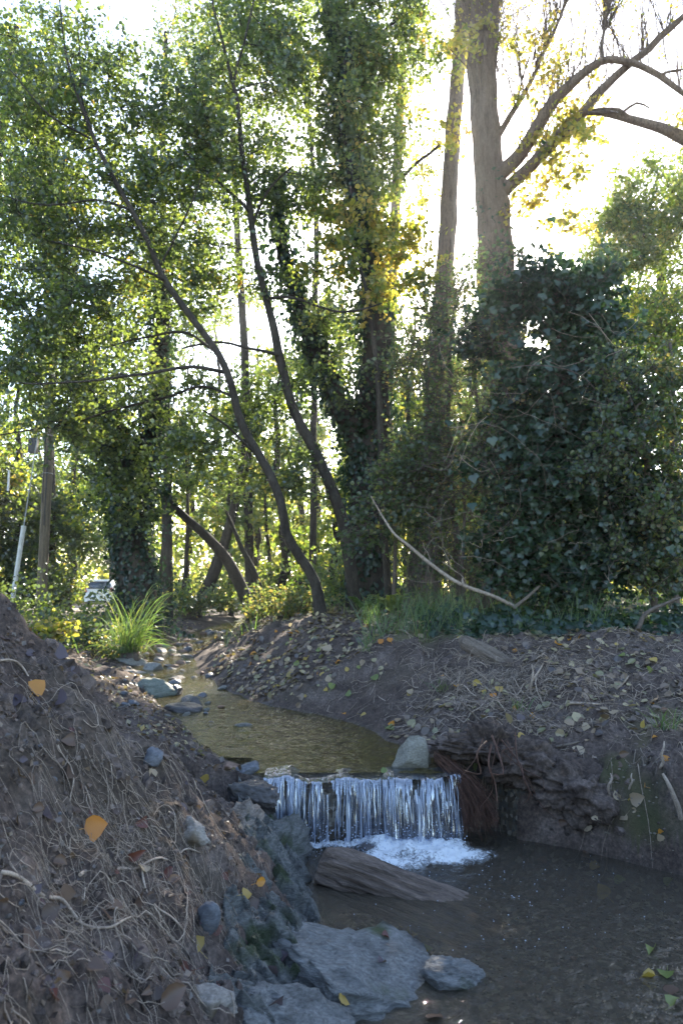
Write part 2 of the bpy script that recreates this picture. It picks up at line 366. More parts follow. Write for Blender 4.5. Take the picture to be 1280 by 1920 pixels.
def ground_mat():
    m, t, N, K, out = new_mat('soil')
    tc = N('TexCoord'); geo = N('NewGeometry')
    def noise(s, d=10, r=.62):
        n = N('TexNoise'); n.inputs['Scale'].default_value = s; n.inputs['Detail'].default_value = d; n.inputs['Roughness'].default_value = r; K(tc.outputs['Object'], n.inputs[0]); return n
    n1 = noise(4); soil = ramp(N, [(.28, (.040, .029, .024)), (.5, (.085, .063, .053)), (.72, (.155, .122, .106))]); K(n1.outputs[0], soil.inputs[0])
    n2 = noise(60, 6); sp = ramp(N, [(.36, (.55, .55, .55)), (.55, (1, 1, 1)), (.70, (1.7, 1.6, 1.5))]); K(n2.outputs[0], sp.inputs[0])
    ml = N('Mix'); ml.data_type = 'RGBA'; ml.blend_type = 'MULTIPLY'; ml.inputs[0].default_value = 1; K(soil.outputs[0], ml.inputs[6]); K(sp.outputs[0], ml.inputs[7])
    # bed gravel: voronoi cells, colour per pebble
    vo = N('TexVoronoi'); vo.inputs['Scale'].default_value = 46; K(tc.outputs['Object'], vo.inputs[0])
    sep = N('SeparateColor'); K(vo.outputs['Color'], sep.inputs[0])
    gr = ramp(N, [(.0, (.035, .028, .022)), (.35, (.085, .066, .048)), (.6, (.06, .062, .06)), (.85, (.12, .10, .075)), (1, (.2, .18, .15))]); K(sep.outputs[0], gr.inputs[0])
    at = N('Attribute'); at.attribute_name = 'tint'
    bedf = ramp(N, [(.0, (1, 1, 1)), (.28, (0, 0, 0))]); K(at.outputs['Fac'], bedf.inputs[0])
    mb = N('Mix'); mb.data_type = 'RGBA'; K(bedf.outputs[0], mb.inputs[0]); K(ml.outputs[2], mb.inputs[6]); K(gr.outputs[0], mb.inputs[7])
    n4 = noise(2.3); grn = ramp(N, [(.35, (.045, .05, .022)), (.6, (.10, .085, .045))]); K(n4.outputs[0], grn.inputs[0])
    gf = ramp(N, [(.62, (0, 0, 0)), (1, (1, 1, 1))]); K(at.outputs['Fac'], gf.inputs[0])
    mg = N('Mix'); mg.data_type = 'RGBA'; K(gf.outputs[0], mg.inputs[0]); K(mb.outputs[2], mg.inputs[6]); K(grn.outputs[0], mg.inputs[7])
    b = N('BsdfPrincipled'); b.inputs['Roughness'].default_value = .92; b.inputs['Specular IOR Level'].default_value = .15; K(mg.outputs[2], b.inputs['Base Color'])
    n5 = noise(38, 10, .75); bp = N('Bump'); bp.inputs['Strength'].default_value = .9; bp.inputs['Distance'].default_value = .012; K(n5.outputs[0], bp.inputs['Height']); K(bp.outputs[0], b.inputs['Normal'])
    K(b.outputs[0], out.inputs[0]); return m
def water_mat(name, tint, bump, scale, dist=.02, stretch=(1, 1, 1), rough=.03, murk=.0, murkc=(.1, .09, .05)):
    m, t, N, K, out = new_mat(name)
    tc = N('TexCoord'); mp = N('Mapping'); mp.inputs['Scale'].default_value = stretch; K(tc.outputs['Object'], mp.inputs[0])
    n = N('TexNoise'); n.inputs['Scale'].default_value = scale; n.inputs['Detail'].default_value = 4; n.inputs['Roughness'].default_value = .55; n.inputs['Distortion'].default_value = .6; K(mp.outputs[0], n.inputs[0])
    bp = N('Bump'); bp.inputs['Strength'].default_value = bump; bp.inputs['Distance'].default_value = dist; K(n.outputs[0], bp.inputs['Height'])
    g = N('BsdfGlossy'); g.inputs['Roughness'].default_value = rough; K(bp.outputs[0], g.inputs['Normal'])
    tr = N('BsdfTransparent'); tr.inputs[0].default_value = (*tint, 1)
    df = N('BsdfDiffuse'); df.inputs[0].default_value = (*murkc, 1)
    m0 = N('MixShader'); m0.inputs[0].default_value = murk; K(tr.outputs[0], m0.inputs[1]); K(df.outputs[0], m0.inputs[2])
    fr = N('Fresnel'); fr.inputs[0].default_value = 1.33; K(bp.outputs[0], fr.inputs['Normal'])
    mx = N('MixShader'); K(fr.outputs[0], mx.inputs[0]); K(m0.outputs[0], mx.inputs[1]); K(g.outputs[0], mx.inputs[2])
    K(mx.outputs[0], out.inputs[0]); return m
def fall_mat():
    m, t, N, K, out = new_mat('falling_water')
    at = N('Attribute'); at.attribute_name = 'tint'
    g = N('BsdfGlossy'); g.inputs['Roughness'].default_value = .12; g.inputs[0].default_value = (.9, .93, 1, 1)
    tr = N('BsdfTransparent'); tr.inputs[0].default_value = (.72, .76, .85, 1)
    d = N('BsdfDiffuse'); d.inputs[0].default_value = (.62, .68, .8, 1); tl = N('BsdfTranslucent'); tl.inputs[0].default_value = (.62, .68, .8, 1)
    wh = N('MixShader'); wh.inputs[0].default_value = .4; K(d.outputs[0], wh.inputs[1]); K(tl.outputs[0], wh.inputs[2])
    c = N('MixShader'); c.inputs[0].default_value = .24; K(tr.outputs[0], c.inputs[1]); K(g.outputs[0], c.inputs[2])
    mx = N('MixShader'); K(at.outputs['Fac'], mx.inputs[0]); K(c.outputs[0], mx.inputs[1]); K(wh.outputs[0], mx.inputs[2])
    K(mx.outputs[0], out.inputs[0]); return m
def foam_mat():
    m, t, N, K, out = new_mat('foam_water')
    at = N('Attribute'); at.attribute_name = 'tint'
    tc = N('TexCoord'); n = N('TexNoise'); n.inputs['Scale'].default_value = 34; n.inputs['Detail'].default_value = 8; n.inputs['Roughness'].default_value = .7; n.inputs['Distortion'].default_value = 1.2; K(tc.outputs['Object'], n.inputs[0])
    ad = N('Math'); ad.operation = 'ADD'; K(at.outputs['Fac'], ad.inputs[0]); K(n.outputs[0], ad.inputs[1])
    r = ramp(N, [(.72, (0, 0, 0)), (.95, (.55, .55, .55)), (1.0, (.95, .95, .95))]); sb = N('Math'); sb.operation = 'SUBTRACT'; sb.inputs[1].default_value = .1; K(ad.outputs[0], sb.inputs[0]); K(sb.outputs[0], r.inputs[0])
    d = N('BsdfDiffuse'); d.inputs[0].default_value = (.56, .575, .59, 1); tr = N('BsdfTransparent')
    mx = N('MixShader'); K(r.outputs[0], mx.inputs[0]); K(tr.outputs[0], mx.inputs[1]); K(d.outputs[0], mx.inputs[2])
    K(mx.outputs[0], out.inputs[0]); return m

# ------------------------------------------------------------------ ground sheet
def build_ground():
    ny, nx = HZ.shape
    V = np.stack([GX, GY, HZ], -1).reshape(-1, 3)
    i = np.arange(ny - 1)[:, None] * nx; j = np.arange(nx - 1)[None]
    Fq = np.stack([i + j, i + j + 1, i + nx + j + 1, i + nx + j], -1).reshape(-1, 4)
    zw = np.where(GY > fall_y(GX), zwater(GY), 0.0)
    tint = .5 - .5 * (1 - sst(-.03, .05, HZ - zw))                     # 0 = bed, .5 = soil
    gr = sst(7.5, 12, GY) * sst(.1, .35, HZ - zw)                       # 1 = woodland floor with moss and grass
    gr = np.maximum(gr, sst(.15, .5, GY - 6.3 + .2 * fbm(GX * 2, GY * 2, o=2)) * (GX > .5))
    track = np.exp(-((GX - np.interp(GY, [10, 20, 37, 80], [-12.5, -12.6, -13.2, -17])) / 1.6) ** 2)
    ms = sst(.0, .5, fbm(GX * 1.6, GY * 1.6, HZ * 3, o=4, s=17)) * (GX > .9) * (GY < 4.9) * .36 + sst(.15, .6, fbm(GX * 2.4, GY * 2.4, o=4, s=19)) * .2 * (GY < 6.5)
    tint = tint + .5 * np.maximum(gr, ms * 1.6 * (HZ > .06)) * (tint > .4) * (1 - track)
    b = Buf(); b.add(V, Fq, tint.ravel())
    o = b.build('ground', ground_mat()); tag(o, kind='structure'); return o
build_ground()

# ------------------------------------------------------------------ water
def build_water():
    x = np.linspace(-.6, 2.9, 70); y = np.linspace(-6, 4.12, 90); X, Y = np.meshgrid(x, y)
    def sheet(X, Y, Z, name, mat):
        ny, nx = X.shape; i = np.arange(ny - 1)[:, None] * nx; j = np.arange(nx - 1)[None]
        b = Buf(); b.add(np.stack([X, Y, Z], -1).reshape(-1, 3), np.stack([i + j, i + j + 1, i + nx + j + 1, i + nx + j], -1).reshape(-1, 4))
        return tag(b.build(name, mat), kind='structure')
    r = np.hypot(X - .3, Y - 3.9)
    Z = .008 * np.sin(r * 34) * np.exp(-r * 2.4) + .003 * fbm(X * 5, Y * 5, o=2, s=3)
    sheet(X, Y, Z, 'pool_water', water_mat('pool_water', (.82, .77, .64), .7, 17, .022, (1.2, .8, 1), .02, .36, (.12, .10, .078)))
    s = np.linspace(0, 1, 46); y = np.concatenate([np.linspace(4.05, 7, 70), np.linspace(7.05, 14, 70), np.linspace(14.3, 44, 30)])
    S, Y = np.meshgrid(s, y)
    X = np.interp(Y, YS, XL) - .35 + S * (np.interp(Y, YS, XR) - np.interp(Y, YS, XL) + .7)
    X = np.where(Y < 4.4, np.clip(X, -.55, .70), X)
    Z = zwater(Y) + .004 * fbm(X * 6, Y * 3, o=2, s=8)
    sheet(X, Y, Z, 'stream_water', water_mat('stream_water', (.88, .77, .46), .85, 13, .03, (1.1, .6, 1), .025, .22, (.19, .15, .05)))
build_water()

def build_waterfall():
    nx, ns = 230, 30
    x = np.linspace(-.43, .67, nx); s = np.linspace(0, 1, ns)
    Xg, Sg = np.meshgrid(x, s)
    lip = fall_y(Xg) - .01; top = .352 + .020 * fbm(Xg * 6, Xg * 0 + .3, o=2, s=2)
    over = .10 + .055 * fbm(Xg * 4, Xg * 0, o=2, s=4)
    st = .18
    a = np.clip(Sg / st, 0, 1); fall = np.clip((Sg - st) / (1 - st), 0, 1)
    st1 = fbm(Xg * 64, Sg * 1.2 + .2 * Xg, o=3, s=12); st2 = fbm(Xg * 110, Sg * 3, o=2, s=15)
    Y = lip + .12 * (1 - a) - over * np.sqrt(fall) * 1.0 - .012 * a
    Z = top - .018 * a ** 2 - (.37 + .0 * Xg) * fall ** 1.25
    rel = sst(0, .3, Sg)
    Y = Y - rel * (.020 * st1 + .008 * st2)
    hole = fbm(Xg * 22, Sg * .7, o=2, s=19) + .25 * fbm(Xg * 5, Sg * .5, o=2, s=20)
    st0 = fbm(Xg * 9, Sg * .6, o=2, s=88); white = np.clip((st1 * .5 + st2 * .35 + st0 * .35 - .16) * 1.3, 0, .85) * sst(.05, .5, Sg) * (.45 + .55 * Sg) + .05
    white = np.clip(white + .35 * sst(.86, 1, Sg), 0, 1)
    i = np.arange(ns - 1)[:, None] * nx; j = np.arange(nx - 1)[None]
    Fq = np.stack([i + j, i + nx + j, i + nx + j + 1, i + j + 1], -1).reshape(-1, 4)
    keep = ((hole < .52) | (Sg < .2))[:-1, :-1].reshape(-1)
    b = Buf(); b.add(np.stack([Xg, Y, Z], -1).reshape(-1, 3), Fq[keep], white.ravel())
    fm = fall_mat()
    o = b.build('waterfall', fm); tag(o, kind='structure')
    # separate runs of white water on the face
    b = Buf()
    cen = R.uniform(-.42, .66, 24)
    for k in range(170):
        xx = float(np.clip(cen[k % 24] + R.normal(0, .014), -.42, .66)) if k < 130 else R.uniform(-.42, .66); f0 = R.uniform(.0, .55); f1 = min(1, f0 + R.uniform(.2, .7))
        f = np.linspace(f0, f1, 8); lp = fall_y(xx)
        pts = np.stack([xx + .004 * np.sin(f * 9 + k), lp - .03 - .10 * np.sqrt(f) - R.uniform(0, .03), .335 - .37 * f ** 1.25], -1)
        tube(b, pts, R.uniform(.0007, .0026) * np.sin(np.linspace(.15, 3.0, 8)), 5, R.uniform(.15, .65), cap=False)
    st = b.build('water_strands', fm, o); tag(st, kind='stuff')
    # droplets at the foot
    b = Buf(); ico = ico_data(1)
    for k in range(800):
        xx = R.uniform(-.38, .66); c = np.array([xx, fall_y(xx) - .14 - abs(R.normal()) * .10, abs(R.normal()) * .07 + .005]); r = R.uniform(.0012, .004)
        b.add(ico[0] * r + c, ico[1], R.uniform(.4, .9))
    tag(b.build('spray', fm), kind='stuff')
    # foam sheet over the pool at the foot of the fall
    x = np.linspace(-.3, 1.05, 150); y = np.linspace(3.1, 3.98, 110); X, Y = np.meshgrid(x, y)
    d1 = np.exp(-(((X - .45) / .36) ** 2 + ((Y - 3.76) / .15) ** 2)); d2 = .62 * np.exp(-(((X - .25) / .28) ** 2 + ((Y - 3.58) / .20) ** 2))
    band = .9 * np.exp(-((Y - (fall_y(X) - .13)) / .06) ** 2) * sst(-.4, -.2, X) * (1 - sst(.62, .74, X))
    T = np.clip(d1 * 1.25 + d2 * .9 + band * .8, 0, 1) * .66 + .0 + .10 * fbm(X * 7, Y * 7, o=3, s=6)
    T = T - .45 * (1 - sst(0, .35, d1 + d2 + band))
    Z = .006 + .022 * np.clip(d1 + band, 0, 1) * (1 + fbm(X * 14, Y * 14, o=3, s=7)) + .004 * fbm(X * 30, Y * 30, o=2)
    ny, nx = X.shape; i = np.arange(ny - 1)[:, None] * nx; j = np.arange(nx - 1)[None]
    b = Buf(); b.add(np.stack([X, Y, Z], -1).reshape(-1, 3), np.stack([i + j, i + j + 1, i + nx + j + 1, i + nx + j], -1).reshape(-1, 4), T.ravel())
    tag(b.build('foam', foam_mat()), kind='stuff')
    b = Buf()
    for k in range(130):
        px, py = R.normal(930, 150), R.normal(1660, 70)
        if py < 1560: continue
        a, dy, dz = ray(px, py); t = -CAMZ / dz; c = np.array([a * t, dy * t, .0015])
        if not (.0 < c[0] < 1.5): continue
        b.add(ico[0] * R.uniform(.0012, .0034) * np.array([1, 1, .7]) + c, ico[1], .9)
    tag(b.build('bubbles', fm), kind='stuff')

def ico_data(sub):
    bm = bmesh.new(); bmesh.ops.create_icosphere(bm, subdivisions=sub, radius=1)
    v = np.array([q.co[:] for q in bm.verts]); f = np.array([[q.index for q in p.verts] for p in bm.faces]); bm.free(); return v, f
ICO = {k: ico_data(k) for k in (1, 2, 3, 4, 5)}
build_waterfall()

# ------------------------------------------------------------------ rocks
def rock_verts(size, seed, sub=4, cuts=11, rough=.05, layer=0.0):
    g = np.random.default_rng(seed); v, f = ICO[sub]; v = v.copy()
    for k in range(cuts):
        n = unit(g.normal(size=3) * np.array([1, 1, .9])); d = g.uniform(.52, .86); e = np.maximum(0, v @ n - d); v = v - e[:, None] * n * .93
    q = v * 2.2 + seed
    nn = fbm(q[:, 0], q[:, 1], q[:, 2], o=5, s=seed % 97, g=.55)
    v = v * (1 + rough * 1.9 * nn)[:, None]
    if sub >= 4:
        q = v * 7 + seed; v = v * (1 + rough * .35 * fbm(q[:, 0], q[:, 1], q[:, 2], o=3, s=6))[:, None]
    if layer:
        ax = unit(np.array([.25, -.55, .8])); ph = (v @ ax) * 5.5 + 1.1 * fbm(v[:, 0] * 2.2, v[:, 1] * 2.2, v[:, 2] * 2.2, o=3, s=5)
        st = (ph - np.floor(ph)); v = v * (1 + layer * (st ** 2.5 - .45))[:, None]
        q = v * 9; v = v * (1 + .022 * fbm(q[:, 0], q[:, 1], q[:, 2], o=3, s=8))[:, None]
        cr = np.abs(fbm(v[:, 0] * 1.7 + 9, v[:, 1] * 1.7, v[:, 2] * 1.7, o=2, s=77)); v = v * (1 - .07 * np.exp(-(cr / .035) ** 2))[:, None]
    return v * np.asarray(size, float), f
def rot(v, e):
    return v @ np.array(__import__('mathutils').Euler(e).to_matrix()).T
def rock(name, label, loc, size, seed, mat, e=(0, 0, 0), cat='rock', group=None, sub=4, cuts=11, rough=.05, layer=0.0, sharp=True, taper=0):
    v, f = rock_verts(size, seed, sub, cuts, rough, layer)
    v[:, :2] *= (1 - taper * np.clip((v[:, 2:3] / size[2] + .9) / 1.8, 0, 1))
    b = Buf(); b.add(rot(v, e), f); o = b.build(name, M[mat], smooth=not sharp if sub < 4 else True)
    o.location = [float(c) for c in loc]; return tag(o, label, cat, group)

# bedrock along the near side of the pool and beside the fall
rock('boulder', 'large blue-grey bedrock slab sloping into the pool at the bottom', P(672, 1818, 2.60) + (0, 0, -.06), (.52, .42, .155), 3, 'slate', (.16, .16, .35), sub=5, cuts=18, layer=.10)
rock('boulder', 'small rounded blue-grey rock in the pool off the tip of the big slab', P(846, 1812, 2.64) + (0, 0, -.05), (.15, .11, .075), 8, 'slate', (0, .2, .5), sub=5, layer=.08)
rock('boulder', 'sloping grey rock under the big slab at the bottom edge', P(545, 1915, 2.20) + (0, 0, -.06), (.28, .20, .13), 14, 'slate', (.1, .25, .2), sub=5, layer=.10)
def ledge():
    nu, nv = 230, 120; u = np.linspace(0, 1, nu); v = np.linspace(0, 1, nv); U, V = np.meshgrid(u, v)
    yy = np.array([3.86, 3.6, 3.3, 3.0, 2.7, 2.4, 2.1]); t = np.linspace(0, 1, 7)
    bx = np.interp(U, t, [-.56, -.52, -.48, -.46, -.45, -.42, -.40]); bz = np.interp(U, t, [.36, .32, .30, .28, .27, .24, .22]); px_ = np.interp(U, t, [-.16, -.10, -.02, .04, .10, .12, .10]); Y = np.interp(U, t, yy)
    X = bx + (px_ - bx) * V; Z = bz + (-.16 - bz) * (V ** 1.25)
    wx, wy = X + .05 * fbm(X * 5, Y * 5, o=3, s=201), Y + .05 * fbm(X * 5, Y * 5, o=3, s=202)
    a = (wx * .82 - wy * .57); b_ = (wx * .57 + wy * .82)
    blk = _hash(np.floor(a / .17 + .37 * np.floor(b_ / .055)), np.floor(b_ / .055), np.zeros_like(X, int), 31); blk2 = _hash(np.floor(a / .07), np.floor(b_ / .023 + .6 * np.floor(a / .07)), np.zeros_like(X, int), 37)
    Z = Z + (.040 * blk + .014 * blk2) * sst(0, .1, V) + .035 * fbm(X * 6, Y * 6, o=4, s=205) + .008 * fbm(X * 40, Y * 40, o=3, s=207)
    X = X + .012 * blk; Y = Y + .02 * fbm(X * 8, Z * 8, o=2, s=208)
    ed = (V < .02) | (U < .01) | (U > .99); Z = np.where(ed, Z - .12, Z)
    i = np.arange(nv - 1)[:, None] * nu; j = np.arange(nu - 1)[None]; b = Buf(); b.add(np.stack([X, Y, Z], -1).reshape(-1, 3), np.stack([i + j, i + nu + j, i + nu + j + 1, i + j + 1], -1).reshape(-1, 4))
    tag(b.build('bedrock_ledge', M['mossrock'], smooth=True), 'mossy layered bedrock ledge stepping down from the root bank to the pool', 'rock')
ledge()
rock('boulder', 'dark mossy rock the left edge of the waterfall runs over', P(515, 1560, 3.66) + (0, 0, -.08), (.22, .30, .18), 33, 'mossrock', (.1, .55, .2), sub=5, cuts=18, layer=.12)
rock('boulder', 'dark wet rock at the left end of the waterfall lip', P(472, 1478, 3.82) + (0, 0, -.05), (.17, .18, .13), 38, 'darkrock', (.2, .2, .9), sub=5, cuts=16, layer=.10)
rock('boulder', 'crusted pale brown rock at the foot of the root bank left of the fall', P(447, 1540, 3.42) + (0, 0, -.07), (.12, .15, .15), 41, 'crustrock', (.2, .4, .3), sub=5, cuts=13, rough=.10, layer=.06)
rock('boulder', 'small grey block wedged below the crusted pale rock', P(440, 1600, 3.2) + (0, 0, -.03), (.07, .08, .06), 43, 'greyrock', (.2, .1, .3), layer=.06)
rock('boulder', 'dark stone in the white water below the fall', P(685, 1585, 3.84) + (0, 0, -.03), (.06, .06, .05), 45, 'darkrock')
rock('stone', 'upright triangular grey stone at the right end of the waterfall lip', P(778, 1402, 4.22) + (0, 0, -.03), (.20, .12, .115), 107, 'tanrock', (.0, -.05, .2), cuts=9, taper=.62)
rock('stone', 'reddish flat stone beside the blue one at the stream edge above the fall', P(432, 1438, 4.05), (.07, .05, .028), 52, 'brownrock')
rock('stone', 'dark blue-grey stone at the stream edge above the fall', P(466, 1440, 4.02), (.075, .06, .04), 53, 'bluestone')
rock('stone', 'big grey-green layered stone at the left edge of the upper stream', P(286, 1292, 6.9) + (0, 0, -.02), (.24, .20, .13), 61, 'greenrock', (0, .05, .1), cuts=12, layer=.08)
rock('stone', 'dark flat stone in the upper stream right of the layered stone', P(330, 1294, 7.0), (.10, .12, .06), 63, 'darkrock')
rock('stone', 'low dark stone lying at the left edge of the golden water', P(352, 1332, 6.1), (.20, .14, .07), 66, 'darkrock', (0, .1, .3), cuts=9)
rock('stone', 'small dark stone on top of the low dark stone by the golden water', P(366, 1316, 6.3), (.07, .07, .05), 68, 'darkrock')
rock('stone', 'flat tan stone lying below the sedge clump', P(250, 1240, 9.0), (.24, .2, .08), 71, 'greyrock', (0, .15, 0))
rock('stone', 'blocky grey stone beside the far riffle', P(290, 1252, 8.6), (.14, .14, .09), 73, 'greyrock', (0, .1, .3))
rock('stone', 'flat pale stone at the water edge left of the far riffle', P(243, 1263, 8.2), (.2, .12, .05), 75, 'palerock')
rock('stone', 'dark stone at the right end of the white riffle in the upper stream', P(400, 1290, 7.45), (.14, .12, .07), 77, 'darkrock')
for k, (px, py, Y, s) in enumerate([(395, 1357, 5.55, .05), (420, 1360, 5.5, .035), (458, 1364, 5.42, .075), (448, 1378, 5.2, .06), (487, 1378, 5.2, .03), (592, 1402, 4.78, .055)]):
    lab = ['wet dark stone breaking the golden water nearest the left edge', 'tiny dark stone between two larger ones in golden water', 'mossy dark stone in the middle of the golden water', 'low dark stone just in front of the mossy one midstream', 'tiny dark stone right of the pair midstream', 'flat dark stone alone in the golden water near the fall'][k]
    rock('stone', lab, P(px, py, Y) + (0, 0, -.008), (s * 1.3, s, s * .55), 80 + k, 'mossrock' if k == 2 else 'darkrock', sub=3, group='wet stones in the golden water')
rock('stone', 'lumpy white stone half buried among roots on the left bank', G(362, 1560) + (0, 0, -.005), (.075, .055, .05), 91, 'palerock', (.3, .4, -.5), rough=.09)
rock('stone', 'smooth blue-grey cobble standing among roots on the left bank', G(388, 1738) + (0, 0, .02), (.042, .03, .062), 92, 'bluestone', (.2, .3, 0), cuts=4)
rock('stone', 'chunky pale stone at the very bottom of the left bank', G(405, 1885) + (0, 0, .01), (.085, .06, .05), 93, 'palerock', (.1, .2, .3))
rock('stone', 'blue-grey oval stone with a leaf at the top of the root tangle', G(286, 1430) + (0, 0, .01), (.045, .035, .045), 94, 'bluestone', cuts=5)
rock('stone', 'dark boulder buried in the bank face behind the root curtain', P(905, 1430, 4.5), (.22, .2, .13), 95, 'darkrock')

# small stones lying on the banks: alike ones share meshes
STM = []
for mk in ('greyrock', 'bluestone', 'palerock', 'brownrock'):
    for k in range(3):
        v, f = rock_verts((1, .78, .5), 300 + 7 * k + len(mk), 2, 8, .07); b = Buf(); b.add(v, f)
        o = b.build('stone', M[mk], smooth=False, link=False); STM.append((mk, o.data)); bpy.data.objects.remove(o)
def where_left(px, py):
    return ('near the crest of the left bank' if py < 1330 else 'by the near edge of the left bank' if px < 170 else 'in the bottom part of the left bank' if py > 1720 else 'towards the rocks of the left bank' if px > 360 else 'in the middle of the left bank')
def where_right(px, py):
    return ('on the bare plateau of the right bank' if py < 1260 else 'low on the face of the right bank' if py > 1450 else 'on the right bank above the hollow' if px < 980 else 'on the slope of the right bank below the plateau')
CN = {'greyrock': 'grey', 'bluestone': 'blue-grey', 'palerock': 'pale', 'brownrock': 'reddish brown'}
def small_stone(p, s, where, group):
    mk, me = STM[R.integers(len(STM))]; o = bpy.data.objects.new('stone', me); COL.objects.link(o)
    o.location = [float(c) for c in p]; o.scale = (s, s, s); o.rotation_euler = (R.uniform(-.4, .4), R.uniform(-.4, .4), R.uniform(0, 6.3))
    tag(o, f'small {CN[mk]} stone {where}', 'stone', group)
n = 0
while n < 45:
    px, py = R.uniform(0, 520), R.uniform(1180, 1900); p = G(px, py)
    if p[1] > 3.9 or p[2] < .05: continue
    small_stone(p + (0, 0, -.003), R.uniform(.005, .015), 'in the soil ' + where_left(px, py), 'small stones on the left bank'); n += 1
n = 0
while n < 40:
    px, py = R.uniform(230, 420), R.uniform(1235, 1350); p = G(px, py, floor=.36)
    if p[1] < 5: continue
    small_stone(p, R.uniform(.025, .075), 'along the left edge of the upper stream', 'stones along the upper stream'); n += 1
n = 0
while n < 70:
    y = R.uniform(7.3, 15); x = np.interp(y, YS, XL) + R.random() * (np.interp(y, YS, XR) - np.interp(y, YS, XL)); small_stone((x, y, zwater(y) - .01), R.uniform(.04, .12), 'in the stony shallows upstream', 'stones in the shallows upstream'); n += 1
n = 0
while n < 60:
    px, py = R.uniform(820, 1280), R.uniform(1750, 1915); a, dy, dz = ray(px, py); t = -(CAMZ + .08) / dz; x, y = a * t, dy * t
    z = float(hgt(x, y)); small_stone((x, y, z + .003), R.uniform(.008, .022), 'on the gravel bed of the shallow pool', 'pebbles on the pool bed'); n += 1
b = Buf()
for k in range(3000):
    x, y = R.uniform(.0, 1.7), R.uniform(1.9, 3.9); s = R.uniform(.003, .010); v, f = ICO[1]
    b.add(v * np.array([s, s * R.uniform(.6, 1), s * .55]) + (x, y, float(hgt(x, y)) + s * .2), f, R.uniform(0, 1))
o = b.build('gravel', rough_mat('bed_gravel', (.06, .05, .04), (.17, .15, .12), 14, rough=.8, use_tint=True), smooth=False); tag(o, kind='stuff')
# clods of soil on the banks
LUMPS = []
for k in range(8):
    v, f = rock_verts((1, .85, .7), 500 + k, 2, 3, .22); LUMPS.append((v, f))
b = Buf()
cx = R.uniform(-2.2, -.1, 4200); cyy = R.uniform(.9, 4.0, 4200); cz = hgt(cx, cyy)
cx2 = R.uniform(-.4, 4, 3500); cy2 = R.uniform(3.5, 8, 3500); cz2 = hgt(cx2, cy2)
for x, y, z in np.concatenate([np.stack([cx, cyy, cz], 1), np.stack([cx2, cy2, cz2], 1)]):
    if z < .06 or (y > fall_y(x) and z < zwater(y) + .03): continue
    s = .004 + .010 * R.random() ** 2.5; v, f = ICO[1]
    b.add(v * s * R.uniform(.6, 1.2, 3) + (x, y, z), f, R.uniform(0, 1))
for k in range(700):
    if k < 480: x, y = R.uniform(-2.0, -.15), R.uniform(1.1, 3.9)
    else: x, y = R.uniform(.7, 2.4), R.uniform(3.5, 5.4)
    z = float(hgt(x, y))
    if z < .07 or (y > fall_y(x) and z < zwater(y) + .05): continue
    v, f = LUMPS[k % 8]; s_ = .012 + .034 * R.random() ** 2.2
    b.add(rot(v * s_ * R.uniform(.7, 1.3, 3), (R.uniform(0, 6), R.uniform(0, 6), 0)) + (x, y, z - s_ * .25), f, R.uniform(0, .9))
o = b.build('soil_clods', rough_mat('clod_soil', (.042, .031, .026), (.14, .108, .093), 25, bump=.6, use_tint=True), smooth=False); tag(o, kind='stuff')
# overhanging lip of earth above the hollow at the right end of the fall
for size, seed, e, at_ in [((.24, .18, .07), 123, (-.12, .10, .1), P(890, 1404, 4.26)), ((.24, .24, .15), 131, (-.1, .1, -.35), P(985, 1432, 4.16)), ((.16, .16, .12), 137, (0, .2, .4), P(930, 1400, 4.22)), ((.22, .2, .13), 139, (0, .2, -.4), P(1090, 1480, 3.95))]:
    v, f = rock_verts((1, 1, 1), seed, 5, 0, .16); q = v * 4; v = v * (1 + .12 * fbm(q[:, 0], q[:, 1], q[:, 2], o=4, s=seed, g=.65))[:, None]; v = rot(v * size, e) + at_
    b = Buf(); b.add(v, f, .5); o = b.build('earth_bank', bpy.data.materials['soil']); tag(o, kind='structure')

# ------------------------------------------------------------------ trees
def trunk_disp(seed, depth=.10, n=9, vs=1.2):
    def d(an, s):
        x = np.cos(an) * n / 6.28; y = np.sin(an) * n / 6.28
        r = fbm(x * 2 + 0 * s, y * 2 + 0 * s, s * vs, o=3, s=seed); return 1 + depth * (1 - 2.2 * np.abs(r)) + .06 * fbm(x * .4 + 0 * s, y * .4 + 0 * s, s * .8, o=2, s=seed + 5)
    return d
def wander(p, amp, freq, seed):
    s = np.cumsum(np.r_[0, np.linalg.norm(np.diff(p, axis=0), axis=1)]) * freq
    q = p.copy()
    for k in range(3): q[:, k] += amp * fbm(s, np.full_like(s, 7.3 * k), o=2, s=seed + k) * np.clip(s / s[-1] * 6, 0, 1)
    return q
SUNGAPS = [((-2.7, 9.2, .9), .5), ((-1.7, 10.2, .7), .8), ((-2.4, 12, .6), .8), ((-.8, 9.8, 1.0), .5), ((-1.0, 7.4, .7), .25), ((-3.5, 10, .8), .6), ((-2.3, 7.4, .5), .45), ((-1.2, 8.0, .6), .4), ((.75, 9.0, 1.2), .3), ((.66, 2.45, 0), .06), ((.70, 2.95, 0), .05), ((-.5, 8.6, .9), .45), ((-1.0, 9.0, .8), .5), ((-1.4, 8.4, .65), .4), ((.2, 7.6, 1.0), .25), ((-4.6, 12.5, .8), .7), ((-1.5, 19, 2.4), 1.1), ((-3.2, 23, 2.2), 1.1), ((.2, 20, 3.2), .9), ((-7, 15.5, 4.4), 1.3), ((-9.5, 20, 5), 1.6), ((-6, 20, 3.5), 1.2), ((-13.5, 33, .5), 1.5), ((-12, 26, .5), 1.5)]
_SD = np.array(SUND[:])
